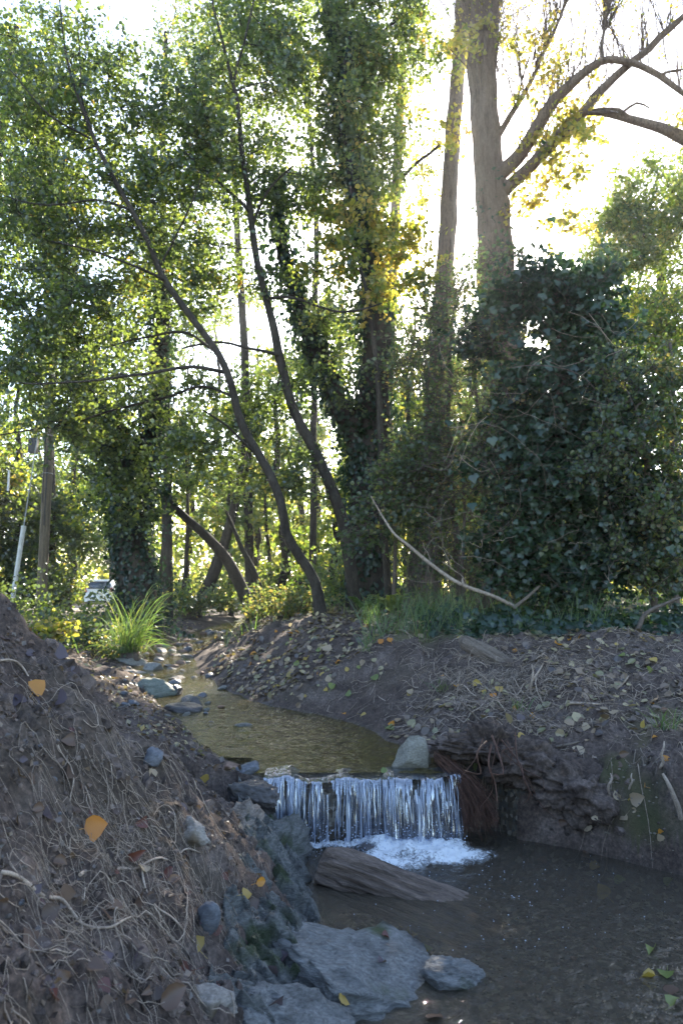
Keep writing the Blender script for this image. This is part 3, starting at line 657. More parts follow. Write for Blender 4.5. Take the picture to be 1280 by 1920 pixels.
def sun_open(p, k=1.0):
    """True where the canopy may carry foliage; gaps let the sun down to a few places"""
    ok = np.ones(len(p), bool)
    for t, r in SUNGAPS:
        v = p - np.array(t); q = v @ _SD; ok &= ~((q > .9) & (np.linalg.norm(v - q[:, None] * _SD, axis=1) < r * k))
    return ok
class Tree:
    """trunk along a drawn line, limbs, then branches grown to foliage clumps, twigs and leaves round each clump"""
    def __init__(s, name, label, trunk, sides=12, bark='bark', group=None, disp=None, cat='tree', step=.14, seed=1, wob=.02):
        t = spline(trunk, step); s.seed = seed; p = wander(t[:, :3], wob, 1.1, seed); s.base = p[0].copy()
        s.root = empty(name, s.base, label, cat, group); s.bark = M[bark]; s.tr = (p, t[:, 3])
        b = Buf(); tube(b, p, t[:, 3], sides, disp=disp); s.trunk = b.build('trunk', s.bark, s.root, s.base)
        s.np_ = [p]; s.nr = [t[:, 3]]; s.br = Buf(); s.lf = Buf(); s.iv = Buf(); s.extra = []
    def limb(s, pts, sides=8, disp=None, step=.14, leafy=True, wob=.03, separate=True):
        t = spline(pts, step); p = wander(t[:, :3], wob, 1.5, s.seed + len(s.nr)); b = Buf(); tube(b, p, t[:, 3], sides, disp=disp)
        b.build('limb', s.bark, s.root, s.base); s.np_.append(p); s.nr.append(t[:, 3]); s.extra.append((p, t[:, 3])); return p
    def clumps(s, c, rad=.45, nleaf=130, size=.06, tw=7, tpl=ALDER, tint=(.35, .18), flat=.6, maxr=.03, drop=.3, lowpen=.7):
        c = np.asarray(c, float); c = c[sun_open(c)]; N_ = np.concatenate(s.np_); RR = np.concatenate(s.nr)
        d0 = np.array([np.min(np.linalg.norm(N_ - q, axis=1)) for q in c]); order = np.argsort(d0)
        rad = np.broadcast_to(rad, (len(c),))
        for i in order:
            q = c[i]; dv = N_ - q; d = np.linalg.norm(dv, axis=1); cost = d + lowpen * np.maximum(0, dv[:, 2] + .25 * d)
            j = int(np.argmin(cost)); a = N_[j]; L = d[j]; n = max(3, int(L / .18))
            r0 = min(RR[j] * .65, .005 + .011 * L, maxr); t = np.linspace(0, 1, n + 1)[:, None]
            mid = (a + q) / 2 + R.normal(size=3) * L * .10 + np.array([0, 0, L * .07])
            p = a * (1 - t) ** 2 + mid * 2 * t * (1 - t) + q * t * t; p[1:-1] += R.normal(size=(n - 1, 3)) * .018
            rr = r0 * (1 - .72 * t[:, 0]) + .001; tube(s.br, p, rr, 4, cap=False)
            N_ = np.vstack([N_, p[1:]]); RR = np.r_[RR, rr[1:]]
            # twigs
            k = tw; dirs = unit(R.normal(size=(k, 3)) * [1, 1, flat] + .5 * unit(q - a)); e = q + dirs * rad[i] * R.uniform(.5, 1.15, (k, 1))
            st = p[R.integers(max(1, n // 2), n + 1, k)]; twigs(s.br, st, e, .0048, .0016)
            m = nleaf // k
            if m:
                u = R.uniform(.15, 1.05, (k, m, 1)); lp = (st[:, None] * (1 - u) + e[:, None] * u) + R.normal(size=(k, m, 3)) * .045 * rad[i] / .45
                lp = lp.reshape(-1, 3); lp = lp[sun_open(lp, .8)]; base = tint[0] + tint[1] * R.normal() * .6
                leaves(s.lf, lp, size * R.uniform(.65, 1.2, len(lp)), np.clip(base + tint[1] * R.normal(size=len(lp)) * .6, 0, 1), tpl, normal=[0, -.1, .5], droop=drop)
    def ivy(s, p, r, n, size=.075, thick=.14, tint=(.4, .2), tpl=ALDER, buf=None, lump=.9):
        buf = s.iv if buf is None else buf
        k = R.integers(0, len(p) - 1, n); u = R.random((n, 1)); c = p[k] * (1 - u) + p[k + 1] * u; rr = r[k]
        t = unit(p[k + 1] - p[k]); an = R.uniform(0, 6.283, n); a = unit(np.cross(t, [0.2, 1, .1])); w = np.cross(t, a)
        nm = np.cos(an)[:, None] * a + np.sin(an)[:, None] * w
        lm = fbm(an * 1.1, c[:, 2] * 1.6, o=2, s=s.seed)
        off = rr + np.abs(R.normal(size=n)) * thick * np.clip(.6 + lump * lm, .1, 2)
        leaves(buf, c + nm * off[:, None], size * R.uniform(.6, 1.25, n), np.clip(tint[0] + tint[1] * R.normal(size=n), 0, 1), tpl, normal=nm * 1.5 + [0, 0, .4], spread=.7, droop=1.2)
    def done(s, leaf='alder', crown='crown'):
        if s.br.n: o = s.br.build('branches', s.bark, s.root, s.base); o['kind'] = 'stuff'
        if s.lf.n: o = s.lf.build(crown, M[leaf], s.root, s.base, smooth=False); o['kind'] = 'stuff'
        if s.iv.n: o = s.iv.build('ivy', M['ivy'], s.root, s.base, smooth=False); o['kind'] = 'stuff'
        return s.root
def path(pts, w2r=None):
    """[(px,py,Y,width in px)] -> x,y,z,r"""
    a = np.array(pts, float); w = P(a[:, 0], a[:, 1], a[:, 2]); return np.c_[w, a[:, 3] * .5 / F * a[:, 2]]
def ground_path(pts):
    q = path(pts); q[0, 2] = float(hgt(q[0, 0], q[0, 1])) - .08; return q
def blob(specs):
    """[(px,py,Y,rx,ry,rY,n)] -> clump centres"""
    out = []
    for px, py, Y, rx, ry, rY, n in specs:
        u = R.normal(size=(n, 3)); u = u / np.linalg.norm(u, axis=1, keepdims=True) * R.random((n, 1)) ** (1 / 2.4)
        out.append(P(px + u[:, 0] * rx, py + u[:, 1] * ry, Y + u[:, 2] * rY))
    return np.concatenate(out)

# 1 slim leaning alder whose stem crosses the picture to the upper left
A = Tree('alder_tree', 'slim dark alder leaning left over the stream with a kinked stem', ground_path([(603, 1150, 9.3, 24.1), (590, 1090, 9.3, 20.5), (562, 1045, 9.2, 19.9), (536, 1000, 9.1, 18.1), (524, 940, 9.0, 16.9), (497, 870, 9.0, 16.3), (455, 795, 8.9, 15.7), (430, 720, 8.8, 15), (398, 650, 8.8, 13.8), (345, 580, 8.7, 13.2), (305, 515, 8.6, 12), (268, 430, 8.5, 10.8), (215, 335, 8.4, 9.03), (170, 255, 8.3, 7.22), (140, 170, 8.2, 5.42), (120, 80, 8.2, 3.61), (110, 0, 8.2, 2.41)]), disp=trunk_disp(3, .05), seed=4)
A.limb(path([(430, 700, 8.8, 8.43), (360, 690, 8.6, 7.22), (290, 700, 8.3, 6.02), (220, 712, 8.0, 5.42), (130, 722, 7.8, 4.21), (40, 715, 7.7, 3.01)]), 7)
A.limb(path([(445, 745, 8.9, 6.62), (380, 728, 9.2, 5.42), (300, 745, 9.4, 4.82), (200, 775, 9.4, 4.21), (90, 800, 9.3, 3.61), (0, 815, 9.2, 2.41)]), 6)
A.limb(path([(405, 660, 8.8, 6.02), (350, 628, 9.0, 5.42), (270, 630, 9.1, 4.21), (200, 650, 9.2, 3.01)]), 6)
A.limb(path([(310, 525, 8.6, 6.02), (250, 495, 8.3, 4.82), (180, 470, 8.0, 3.61), (100, 455, 7.9, 3.01)]), 6)
A.limb(path([(250, 395, 8.5, 5.42), (180, 375, 8.2, 4.21), (90, 385, 8.0, 3.01), (10, 370, 8.0, 2.41)]), 6)
A.limb(path([(180, 270, 8.3, 4.82), (150, 150, 8.5, 3.61), (150, 40, 8.6, 2.41)]), 6)
A.limb(path([(170, 260, 8.3, 4.21), (100, 220, 8.0, 3.61), (20, 130, 7.8, 2.41)]), 6)
A.limb(path([(480, 850, 9.0, 5.42), (430, 800, 8.5, 4.21), (380, 770, 8.2, 3.01)]), 6)
A.limb(path([(300, 500, 8.6, 4.82), (350, 400, 8.4, 3.61), (380, 330, 8.3, 3.01)]), 6)
A.clumps(blob([(120, 130, 8.9, 170, 140, .9, 51), (100, 330, 8.9, 160, 140, .9, 51), (110, 560, 9.1, 150, 120, .9, 40), (250, 420, 9.1, 130, 150, .8, 38), (330, 300, 9.2, 120, 150, .8, 38), (180, 690, 9.1, 170, 70, .8, 28), (90, 790, 9.7, 110, 50, .7, 13), (330, 180, 9.1, 110, 110, .8, 18), (390, 830, 9.3, 120, 60, .5, 15), (360, 560, 9.4, 80, 60, .6, 9), (500, 900, 9.4, 70, 50, .4, 6), (60, 660, 8.9, 70, 60, .5, 9)]), .52, 112, .060, 8, tint=(.40, .22))
A.done()
# 2 second slender alder
B = Tree('alder_tree', 'second slender alder stem standing between the kinked alder and the ivy-clad trunks', ground_path([(668, 1125, 10.2, 24.6), (655, 1040, 10.1, 23.1), (632, 940, 10.0, 21.7), (590, 850, 9.9, 20.2), (553, 775, 9.8, 18.8), (530, 690, 9.7, 18), (515, 620, 9.6, 15.9), (490, 520, 9.5, 13.7), (472, 410, 9.4, 12.2), (457, 300, 9.3, 10.1), (446, 190, 9.2, 8.67), (425, 100, 9.1, 6.5), (400, 20, 9.0, 4.33), (385, -80, 9.0, 2.89)]), disp=trunk_disp(9, .05), seed=14)
B.limb(path([(522, 665, 9.6, 7.22), (470, 655, 9.3, 5.78), (410, 640, 9.1, 5.06), (340, 655, 9.0, 3.61)]), 6)
B.limb(path([(475, 420, 9.4, 6.5), (510, 350, 9.2, 5.06), (550, 310, 9.0, 3.61)]), 6)
B.limb(path([(470, 400, 9.4, 6.5), (400, 330, 9.1, 5.06), (350, 290, 9.0, 3.61)]), 6)
B.limb(path([(440, 150, 9.2, 5.78), (460, 60, 9.0, 4.33), (480, -30, 9.0, 2.89)]), 6)
B.limb(path([(500, 560, 9.5, 6.5), (560, 560, 9.2, 5.06), (640, 590, 9.0, 4.33), (720, 570, 8.9, 2.89)]), 6)
B.clumps(blob([(440, 130, 9.8, 120, 140, .8, 53), (420, 330, 9.8, 100, 110, .8, 23), (520, 330, 9.8, 80, 130, .7, 16), (430, 500, 10, 80, 80, .7, 13), (580, 560, 9.8, 90, 70, .7, 13), (600, 700, 10.1, 90, 70, .6, 7), (500, 760, 9.8, 90, 60, .6, 10), (560, 900, 9.8, 60, 60, .5, 5), (450, 0, 9.8, 110, 60, .8, 16), (370, 700, 9.7, 60, 50, .5, 5)]), .52, 112, .06, 7, tint=(.38, .2))
B.done()
# 3 pair of ivy-clad trunks in the middle
C = Tree('ivy_clad_tree', 'tall dark trunk thickly wrapped in ivy in the middle of the wood', ground_path([(690, 1120, 11, 86), (690, 1000, 11, 74), (695, 880, 11, 68), (700, 760, 11, 62), (705, 640, 11, 56), (700, 520, 11, 48), (685, 400, 11, 42), (665, 280, 11, 35), (645, 170, 11, 28), (625, 60, 11, 20), (610, -60, 11, 12)]), disp=trunk_disp(19, .08), seed=24)
c1 = C.limb(path([(690, 900, 11, 50), (655, 790, 10.9, 46), (615, 700, 10.8, 40), (575, 620, 10.7, 34), (545, 530, 10.6, 28), (525, 430, 10.5, 22), (520, 330, 10.4, 14)]), 10)
c2 = C.limb(path([(705, 880, 10.9, 30), (716, 760, 10.6, 26), (712, 620, 10.4, 24), (690, 480, 10.3, 20), (660, 340, 10.2, 16), (640, 200, 10.2, 12), (655, 60, 10.2, 7)]), 8)
C.limb(path([(650, 200, 11, 12), (700, 90, 10.8, 9), (760, 20, 10.6, 6)]), 6)
C.limb(path([(690, 440, 11, 10), (750, 340, 10.8, 8), (820, 270, 10.6, 5)]), 6)
C.ivy(*C.tr, 6500, .085, .16, (.35, .2)); C.ivy(*C.extra[0], 3000, .085, .17, (.35, .2)); C.ivy(C.extra[1][0], C.extra[1][1], 1200, .07, .08, (.4, .2))
C.clumps(blob([(640, 120, 10.7, 110, 140, .9, 64), (720, 80, 10.7, 110, 100, .9, 46), (640, 330, 10.6, 90, 130, .8, 40), (690, 250, 10.4, 100, 130, .8, 40), (540, 100, 10.6, 60, 120, .8, 12), (720, 420, 10.4, 80, 70, .7, 12), (620, -30, 10.7, 160, 50, .9, 20)]), .46, 130, .062, 7, tint=(.5, .22), maxr=.02)
C.done()
yl = Tree('hazel_tree', 'small yellow-leaved tree in front of the ivy-clad trunks', ground_path([(730, 1110, 10.0, 14), (715, 900, 9.9, 12), (705, 700, 9.8, 10), (690, 560, 9.7, 8), (670, 470, 9.7, 5)]), 8, seed=31)
yl.clumps(blob([(680, 440, 9.7, 90, 80, .6, 13), (640, 480, 9.7, 60, 60, .5, 6), (760, 480, 9.7, 70, 60, .5, 8), (730, 530, 9.7, 90, 50, .5, 10)]), .4, 80, .075, 6, tint=(.6, .2))
yl.done('yellow')

# 4 the great poplar and its neighbours
fl = lambda an, s: 1 + .0 * an
D = Tree('poplar_tree', 'massive furrowed poplar trunk with thick limbs arching to the right', ground_path([(950, 1040, 13, 77.3), (942, 800, 13, 72.2), (936, 620, 13, 68.9), (928, 500, 13, 65.5), (922, 400, 13, 60.5), (914, 280, 13, 53.8), (908, 180, 13, 50.4), (905, 110, 13, 53.8), (903, 50, 13, 52.1)]), 56, 'poplar', disp=trunk_disp(41, .15, 26, .45), step=.05, seed=41, wob=.03)
dd = trunk_disp(44, .08, 14, .6)
D.limb(path([(903, 70, 13, 43.7), (897, -10, 13, 35.3), (880, -110, 13, 28.6), (870, -260, 13, 18.5)]), 16, dd)
D.limb(path([(905, 80, 13, 38.6), (925, 0, 12.9, 28.6), (945, -100, 12.8, 18.5)]), 14, dd)
D.limb(path([(900, 90, 13.1, 33.6), (872, 0, 13.2, 21.8), (845, -100, 13.3, 15.1)]), 14, dd)
D.limb(path([(930, 330, 12.9, 33.6), (965, 300, 12.7, 30.2), (1000, 250, 12.5, 26), (1045, 185, 12.2, 21.8), (1095, 135, 12.0, 17.6), (1135, 112, 11.9, 15.1), (1185, 120, 11.8, 13.4), (1235, 142, 11.8, 11.8), (1300, 190, 11.8, 9.24), (1380, 230, 11.8, 6.72)]), 12, dd)
D.limb(path([(935, 365, 12.9, 28.6), (985, 320, 12.6, 25.2), (1040, 262, 12.3, 22.7), (1095, 205, 12.1, 19.3), (1150, 150, 12.0, 16.8), (1215, 90, 11.9, 14.3), (1290, 20, 11.8, 11.8), (1380, -60, 11.8, 8.4)]), 12, dd)
D.limb(path([(930, 260, 12.9, 13.4), (975, 190, 12.6, 10.1), (1010, 110, 12.4, 7.56), (1050, 30, 12.2, 5.88), (1080, -40, 12.2, 4.2)]), 8)
D.limb(path([(1130, 115, 11.9, 7.56), (1128, 60, 11.9, 6.72), (1145, 0, 11.9, 5.04), (1150, -60, 11.9, 3.36)]), 7)
D.limb(path([(1235, 142, 11.8, 5.88), (1258, 135, 11.7, 5.04), (1300, 125, 11.7, 3.36)]), 6)
# straight shoots standing on the limbs
na = []; nb = []
for p, r in D.extra[3:7]:
    for k in range(64):
        j = R.integers(4, len(p)); na.append(p[j]); nb.append(p[j] + np.array([R.normal(.25, .35), R.normal(0, .25), R.uniform(.7, 2.4)]))
for p, r in D.extra[:3]:
    for k in range(90):
        j = R.integers(0, len(p)); na.append(p[j]); nb.append(p[j] + np.array([R.normal(0, .5), R.normal(0, .4), R.uniform(.8, 2.2)]))
p = D.tr[0]
for k in range(110):
    j = len(p) - 1 - R.integers(0, 30); na.append(p[j] + R.normal(size=3) * [.2, .1, 0]); nb.append(p[j] + np.array([R.normal(0, .55), R.normal(-.2, .3), R.uniform(.6, 2.2)]))
na, nb = np.array(na), np.array(nb); twigs(D.br, na, nb, .016, .005, bend=.05)
m1 = na + (nb - na) * R.uniform(.3, .8, (len(na), 1)); twigs(D.br, m1, m1 + (nb - na) * .35 + R.normal(size=na.shape) * .16, .008, .003)
tp = np.repeat(nb, 5, 0); tp = tp - (tp - np.repeat(na, 5, 0)) * R.uniform(0, .6, (len(tp), 1)) + R.normal(size=tp.shape) * .06
leaves(D.lf, tp, .06 * R.uniform(.6, 1.2, len(tp)), np.clip(R.normal(.7, .2, len(tp)), 0, 1), ALDER, droop=1)
D.clumps(blob([(1060, 230, 12.2, 60, 60, .5, 12), (1090, 250, 12.1, 40, 50, .4, 6), (1010, 300, 12.5, 40, 60, .4, 8), (1040, 170, 12.3, 80, 60, .5, 8), (990, 380, 12.6, 40, 50, .4, 6), (1060, 330, 12.4, 50, 60, .4, 5), (880, 60, 12.6, 60, 60, .4, 6), (1010, 80, 12.4, 70, 70, .5, 6), (1060, 440, 12.4, 60, 50, .4, 6), (860, 200, 12.6, 30, 100, .3, 4)]), .38, 54, .085, 6, tint=(.72, .18), maxr=.012, drop=.8)
D.ivy(D.tr[0][:170], D.tr[1][:170], 900, .08, .06, (.5, .2)); D.done('yellow')
E = Tree('poplar_tree', 'paler slimmer poplar trunk standing just left of the massive one', ground_path([(800, 1060, 17, 41.4), (812, 900, 17, 39.6), (820, 700, 17, 37.8), (829, 540, 17, 35.1), (837, 430, 17, 33.3), (848, 290, 17, 30.6), (856, 150, 17, 27.9), (866, 20, 17, 25.2), (875, -120, 17, 19.8), (880, -320, 17, 10.8)]), 32, 'poplar', disp=trunk_disp(51, .06, 20, .55), step=.08, seed=51, wob=.03)
E.ivy(E.tr[0][:95], E.tr[1][:95], 2600, .10, .13, (.55, .2))
E.clumps(blob([(800, 60, 16.6, 60, 70, .8, 9), (850, 120, 16.5, 40, 60, .5, 5), (790, 330, 16.6, 50, 90, .6, 7)]), .5, 60, .09, 6, tint=(.65, .2), maxr=.015); E.done('yellow')
T2 = Tree('poplar_tree', 'faint thin poplar stem far behind in the glare left of the two big trunks', ground_path([(712, 1040, 22, 24), (728, 700, 22, 22), (738, 450, 22, 20), (745, 300, 22, 18), (752, 150, 22, 14), (757, 0, 22, 10), (760, -150, 22, 5)]), 12, 'poplar', seed=57)
T2.clumps(blob([(780, 200, 21.5, 60, 120, .8, 8), (740, 420, 21.5, 50, 100, .8, 8)]), .6, 60, .1, 6, tint=(.6, .2), maxr=.015); T2.done('yellow')
# tree off to the right that sends its limb into view
Hh = Tree('plane_tree', 'bare limb reaching in from the right edge below the poplar limbs', ground_path([(1560, 1050, 11, 60), (1530, 700, 11, 52), (1490, 420, 11, 44), (1420, 330, 11, 36), (1360, 300, 11, 30), (1285, 262, 11, 24), (1240, 240, 11, 20), (1190, 226, 11, 17), (1150, 215, 11, 13), (1125, 212, 11, 10), (1100, 214, 11, 7)]), 12, 'poplar', disp=trunk_disp(61, .07, 12, .8), seed=61)
Hh.limb(path([(1190, 226, 11, 9), (1160, 205, 10.9, 8), (1130, 205, 10.9, 6), (1108, 208, 10.9, 4)]), 6)
Hh.limb(path([(1160, 216, 11, 6), (1190, 196, 10.9, 5), (1215, 205, 10.9, 3)]), 6)
Hh.clumps(blob([(1270, 235, 10.9, 30, 25, .2, 4), (1350, 200, 11, 70, 90, .5, 8)]), .3, 46, .06, 6, tint=(.7, .2), maxr=.01); Hh.done('yellow')

# 5 ivy-smothered leaning trees on the left bank
Fv = Tree('ivy_clad_tree', 'broad ivy-smothered trunk left of the stream behind the sedge', ground_path([(262, 1185, 12, 73.6), (255, 1080, 12, 67.2), (245, 980, 12, 64), (235, 890, 12, 59.2), (215, 820, 12, 48), (180, 770, 11.9, 36.8), (140, 690, 11.8, 30.4), (115, 580, 11.7, 27.2), (100, 460, 11.6, 22.4), (85, 330, 11.5, 17.6), (75, 200, 11.5, 11.2)]), 12, disp=trunk_disp(71, .08), seed=71)
Fv.limb(path([(245, 950, 12, 50), (275, 850, 12.1, 40), (295, 740, 12.2, 32), (303, 640, 12.2, 26), (305, 540, 12.2, 20), (300, 420, 12.2, 12)]), 10)
Fv.ivy(*Fv.tr, 13000, .075, .30, (.35, .25)); Fv.ivy(*Fv.extra[0], 5200, .07, .20, (.4, .2))
Fv.clumps(blob([(215, 860, 11.3, 80, 60, .3, 12), (250, 960, 11.2, 60, 60, .3, 7), (170, 800, 11.2, 60, 50, .3, 8), (60, 420, 11.5, 110, 130, .8, 26), (90, 260, 11.5, 110, 110, .8, 18), (300, 480, 12, 90, 110, .8, 18), (190, 640, 11.8, 90, 80, .7, 14), (240, 760, 11.6, 80, 60, .6, 10)]), .5, 120, .07, 7, tint=(.45, .22), maxr=.02); Fv.done()
# 6 leaning stems across the middle distance
specs = [
 ('dark stem leaning left over the stream in the middle distance', [(482, 1172, 14, 23.8), (455, 1105, 14, 23.8), (425, 1050, 13.9, 21), (395, 1015, 13.8, 18.2), (345, 970, 13.7, 15.4), (300, 920, 13.6, 10.5), (270, 860, 13.5, 6.3)], [(350, 930, 13.6, 90, 60, .7, 12), (430, 960, 13.6, 60, 50, .6, 6), (290, 840, 13.5, 70, 50, .6, 8)], 'alder', .45),
 ('thick stem leaning right behind the dark left-leaning one', [(362, 1165, 18, 25.2), (385, 1110, 18, 23.8), (408, 1055, 18, 22.4), (430, 990, 17.9, 18.2), (450, 900, 17.8, 14), (460, 800, 17.8, 8.4)], [(450, 840, 17.6, 90, 70, .9, 14), (400, 900, 17.6, 80, 60, .9, 10)], 'yellow', .4),
 ('thin dark stem in the sunlit gap between the leaning stems', [(434, 1150, 21, 10.5), (432, 1080, 21, 9.8), (428, 980, 21, 8.4), (432, 880, 21, 5.6)], [(440, 900, 21, 70, 60, .8, 9)], 'yellow', .35),
 ('thin straight stem by the far bend of the stream', [(342, 1130, 23, 9.1), (348, 1060, 23, 8.4), (352, 960, 23, 7), (350, 850, 23, 4.2)], [(350, 880, 23, 70, 60, .9, 10)], 'yellow', .35),
 ('slender upright stem right of the far bend in the bright leaves', [(512, 1120, 19, 8.4), (505, 1040, 19, 7.7), (498, 960, 19, 6.3), (500, 860, 19, 4.2)], [(500, 880, 19, 70, 60, .8, 10)], 'yellow', .4),
 ('thin stem tilting left between the leaning alder and the bright leaves', [(505, 1130, 13, 12.6), (480, 1080, 13.1, 10.5), (450, 1020, 13.2, 8.4), (425, 960, 13.3, 5.6)], [(430, 940, 13.2, 50, 40, .5, 5)], 'alder', .4)]
for k, (lab, tr, bl, lf, tn) in enumerate(specs):
    T = Tree('leaning_tree', lab, ground_path(tr), 9, seed=80 + k, group='slim trees by the far bend of the stream'); T.clumps(blob(bl), .5, 90, .075, 7, tint=(tn, .2), maxr=.02); T.done(lf)

# 7 the wood behind: separate trees, then one mass far off
far = [
 (470, 24, 'sunlit yellow-green tree straight behind the kinked alder', 700, 6, 'yellow', .35), (560, 28, 'bright yellow-green tree behind the second alder stem', 640, 7, 'yellow', .45), (620, 21, 'yellow-green young tree at the foot of the ivy-clad trunks', 860, 4, 'yellow', .3),
 (300, 26, 'yellow-green tree behind the broad ivy-smothered trunk', 620, 7, 'yellow', .3), (20, 22, 'yellow-green tree left of the utility pole', 620, 6, 'yellow', .35), (130, 30, 'sunlit tree behind the utility pole', 560, 8, 'yellow', .3), (400, 34, 'tall pale tree far behind the leaning stems', 420, 9, 'alder', .6),
 (-120, 20, 'green tree beyond the left edge of the wood', 560, 6, 'alder', .5), (210, 38, 'green tree beyond the parked car', 700, 8, 'alder', .45), (760, 26, 'sparse tree in the glare right of the ivy-clad trunks', 620, 5, 'yellow', .4), (880, 24, 'sunlit bush-like tree behind the two poplars', 700, 5, 'yellow', .5),
 (520, 19, 'backlit young tree between the two alder stems', 640, 4, 'yellow', .3), (690, 23, 'backlit yellow-green tree behind the ivy-clad trunks', 520, 6, 'yellow', .3), (775, 19, 'backlit olive tree filling the gap left of the pale poplar', 560, 4.5, 'yellow', .35), (900, 19, 'backlit olive tree between massive poplar and thicket', 600, 5, 'yellow', .3), (640, 34, 'tall pale green tree far behind the ivy-clad trunks', 480, 9, 'yellow', .25), (1000, 22, 'olive tree directly behind the ivy thicket', 560, 5, 'yellow', .35),
 (-330, 19, 'green tree standing well beyond the left edge of the wood', 420, 7, 'alder', .45), (-620, 22, 'yellow-green tree out past the left edge', 480, 8, 'yellow', .4), (-950, 20, 'broad green tree furthest out to the left', 500, 8, 'alder', .4), (1560, 18, 'olive tree beyond the right edge of the thicket', 420, 7, 'yellow', .4), (1950, 19, 'green tree furthest out to the right', 450, 8, 'alder', .45),
 (350, 33, 'pale green tree far behind between the leaning stems', 600, 7, 'yellow', .25), (480, 36, 'sunlit far tree seen under the kinked alder', 560, 8, 'yellow', .3), (590, 31, 'sunlit far tree seen between the two alder stems', 560, 7, 'yellow', .3), (720, 35, 'far tree seen right of the ivy-clad trunks', 520, 8, 'yellow', .35), (60, 38, 'far tree seen left of the parked car', 640, 8, 'yellow', .3), (850, 33, 'far tree seen between the two poplar trunks', 560, 6, 'yellow', .35),
 (1080, 26, 'dim tree behind the ivy thicket', 640, 6, 'yellow', .4)]
for k, (px, Y, lab, top, w, lf, tn) in enumerate(far):
    zt = float(P(px, top, Y)[2]); x0 = float(P(px, 1100, Y)[0]); g0 = float(hgt(x0, Y)); hgt_ = zt - g0
    T = Tree('forest_tree', lab, np.array([[x0, Y, g0 - .1, .16], [x0 + .1, Y, g0 + hgt_ * .35, .12], [x0 - .1, Y, g0 + hgt_ * .7, .07], [x0, Y, zt - .3, .02]]), 9, seed=120 + k, group='trees of the wood behind', wob=.12)
    n = int(12 * w + 22); u = R.normal(size=(n, 3)); u = u / np.linalg.norm(u, axis=1, keepdims=True) * R.random((n, 1)) ** .45
    c = np.array([x0, Y, g0 + hgt_ * .52]) + u * [w * .42, w * .36, hgt_ * .5]
    c = c[c[:, 2] > g0 + (2.6 if 40 < px < 320 else .4)]; T.clumps(c, .85, 68, .155, 4, DIAM, tint=(tn, .22), maxr=.03); T.done(lf)
for k, (lab, tr, bl, tn) in enumerate([
  ('tall leafy tree behind the left alder filling the upper left corner', [(-60, 1080, 15, 36), (-50, 700, 15, 30), (-10, 350, 15, 22), (30, 50, 15, 12)], [(40, 120, 15, 150, 170, 1.6, 48), (20, 420, 15, 140, 160, 1.5, 41), (60, 680, 15, 120, 90, 1.2, 26)], .45),
  ('tall leafy tree between the ivy-smothered trunk and the second alder', [(318, 1120, 16, 18), (312, 700, 16, 16), (306, 350, 16, 13), (310, 60, 16, 8)], [(330, 120, 16, 140, 150, 1.5, 36), (330, 380, 16, 120, 130, 1.4, 30), (350, 600, 16, 110, 80, 1.2, 16)], .5),
  ('tall leafy tree behind the second alder reaching out of the picture', [(470, 1120, 19, 18), (460, 700, 19, 16), (440, 350, 19, 12), (430, 60, 19, 7)], [(420, 60, 19, 110, 110, 1.4, 30), (450, 300, 19, 90, 130, 1.2, 22), (430, 560, 19, 80, 80, 1.2, 12)], .5),
  ('tall leafy tree showing in the gap left of the ivy-clad trunks', [(585, 1120, 17, 14), (590, 700, 17, 12), (590, 350, 17, 10), (560, 60, 17, 6)], [(540, 80, 17, 110, 120, 1.4, 25), (560, 330, 17, 60, 130, 1.2, 15), (590, 640, 17, 70, 100, 1.2, 16), (580, 820, 17, 80, 70, 1, 16)], .55)]):
    T = Tree('tall_tree', lab, ground_path(tr), 9, seed=160 + k); T.clumps(blob(bl), .75, 110, .078, 8, DIAM, tint=(tn, .2), maxr=.025); T.done('alder')
for k, (lab, tr, bl) in enumerate([
  ('dark dense tree behind the utility pole', [(90, 1090, 24, 26), (95, 900, 24, 20), (90, 760, 24, 10)], [(60, 960, 24, 110, 90, 1.6, 34), (110, 1010, 24.5, 60, 60, 1, 14)]),
  ('dark dense tree at the left edge behind the guy wire', [(-20, 1090, 22, 26), (-10, 900, 22, 20), (-10, 760, 22, 10)], [(0, 950, 22, 90, 110, 1.6, 34)]),
  ('dark leafy tree over the dirt track behind the parked car', [(215, 1090, 44, 14), (210, 950, 44, 11), (200, 800, 44, 6)], [(190, 980, 44, 80, 70, 3, 30), (150, 900, 44, 70, 60, 3, 22), (230, 1050, 44, 40, 40, 2, 14)])]):
    T = Tree('dark_tree', lab, ground_path(tr), 9, seed=170 + k); T.clumps(blob(bl), 1.0, 150, .13, 8, DIAM, tint=(.12, .14), maxr=.03); T.done('alder')
# the tree on the right behind the thicket, and shrubs
Sg = Tree('evergreen_oak', 'dense yellow-green tree at the right edge catching the sun', ground_path([(1260, 1060, 16, 34), (1250, 800, 16, 28), (1240, 560, 16, 20), (1235, 400, 16, 9)]), 9, seed=140)
Sg.clumps(blob([(1240, 400, 14, 100, 110, 1.2, 84), (1160, 450, 14, 70, 70, .8, 46), (1200, 600, 13.5, 100, 80, .8, 44), (1120, 500, 14.2, 50, 40, .6, 14), (1290, 330, 16, 60, 80, .9, 20), (1230, 560, 15.6, 110, 70, 1, 26), (1290, 500, 15.5, 60, 110, .8, 22)]), .55, 84, .078, 8, tint=(.3, .2), maxr=.02); Sg.done('yellow')
b = Buf()
n = 48000; x = R.uniform(-55, 55, n); y = R.uniform(47, 66, n) - .003 * x * x; z = hgt(x, y) + R.random(n) ** 1.5 * (10 + 4 * fbm(x * .12, y * .12, o=3, s=3))
leaves(b, np.stack([x, y, z], 1), R.uniform(.3, .6, n), np.clip(R.normal(.45, .2, n), 0, 1), DIAM)
o = b.build('far_wood', M['yellow'], smooth=False); tag(o, kind='stuff')

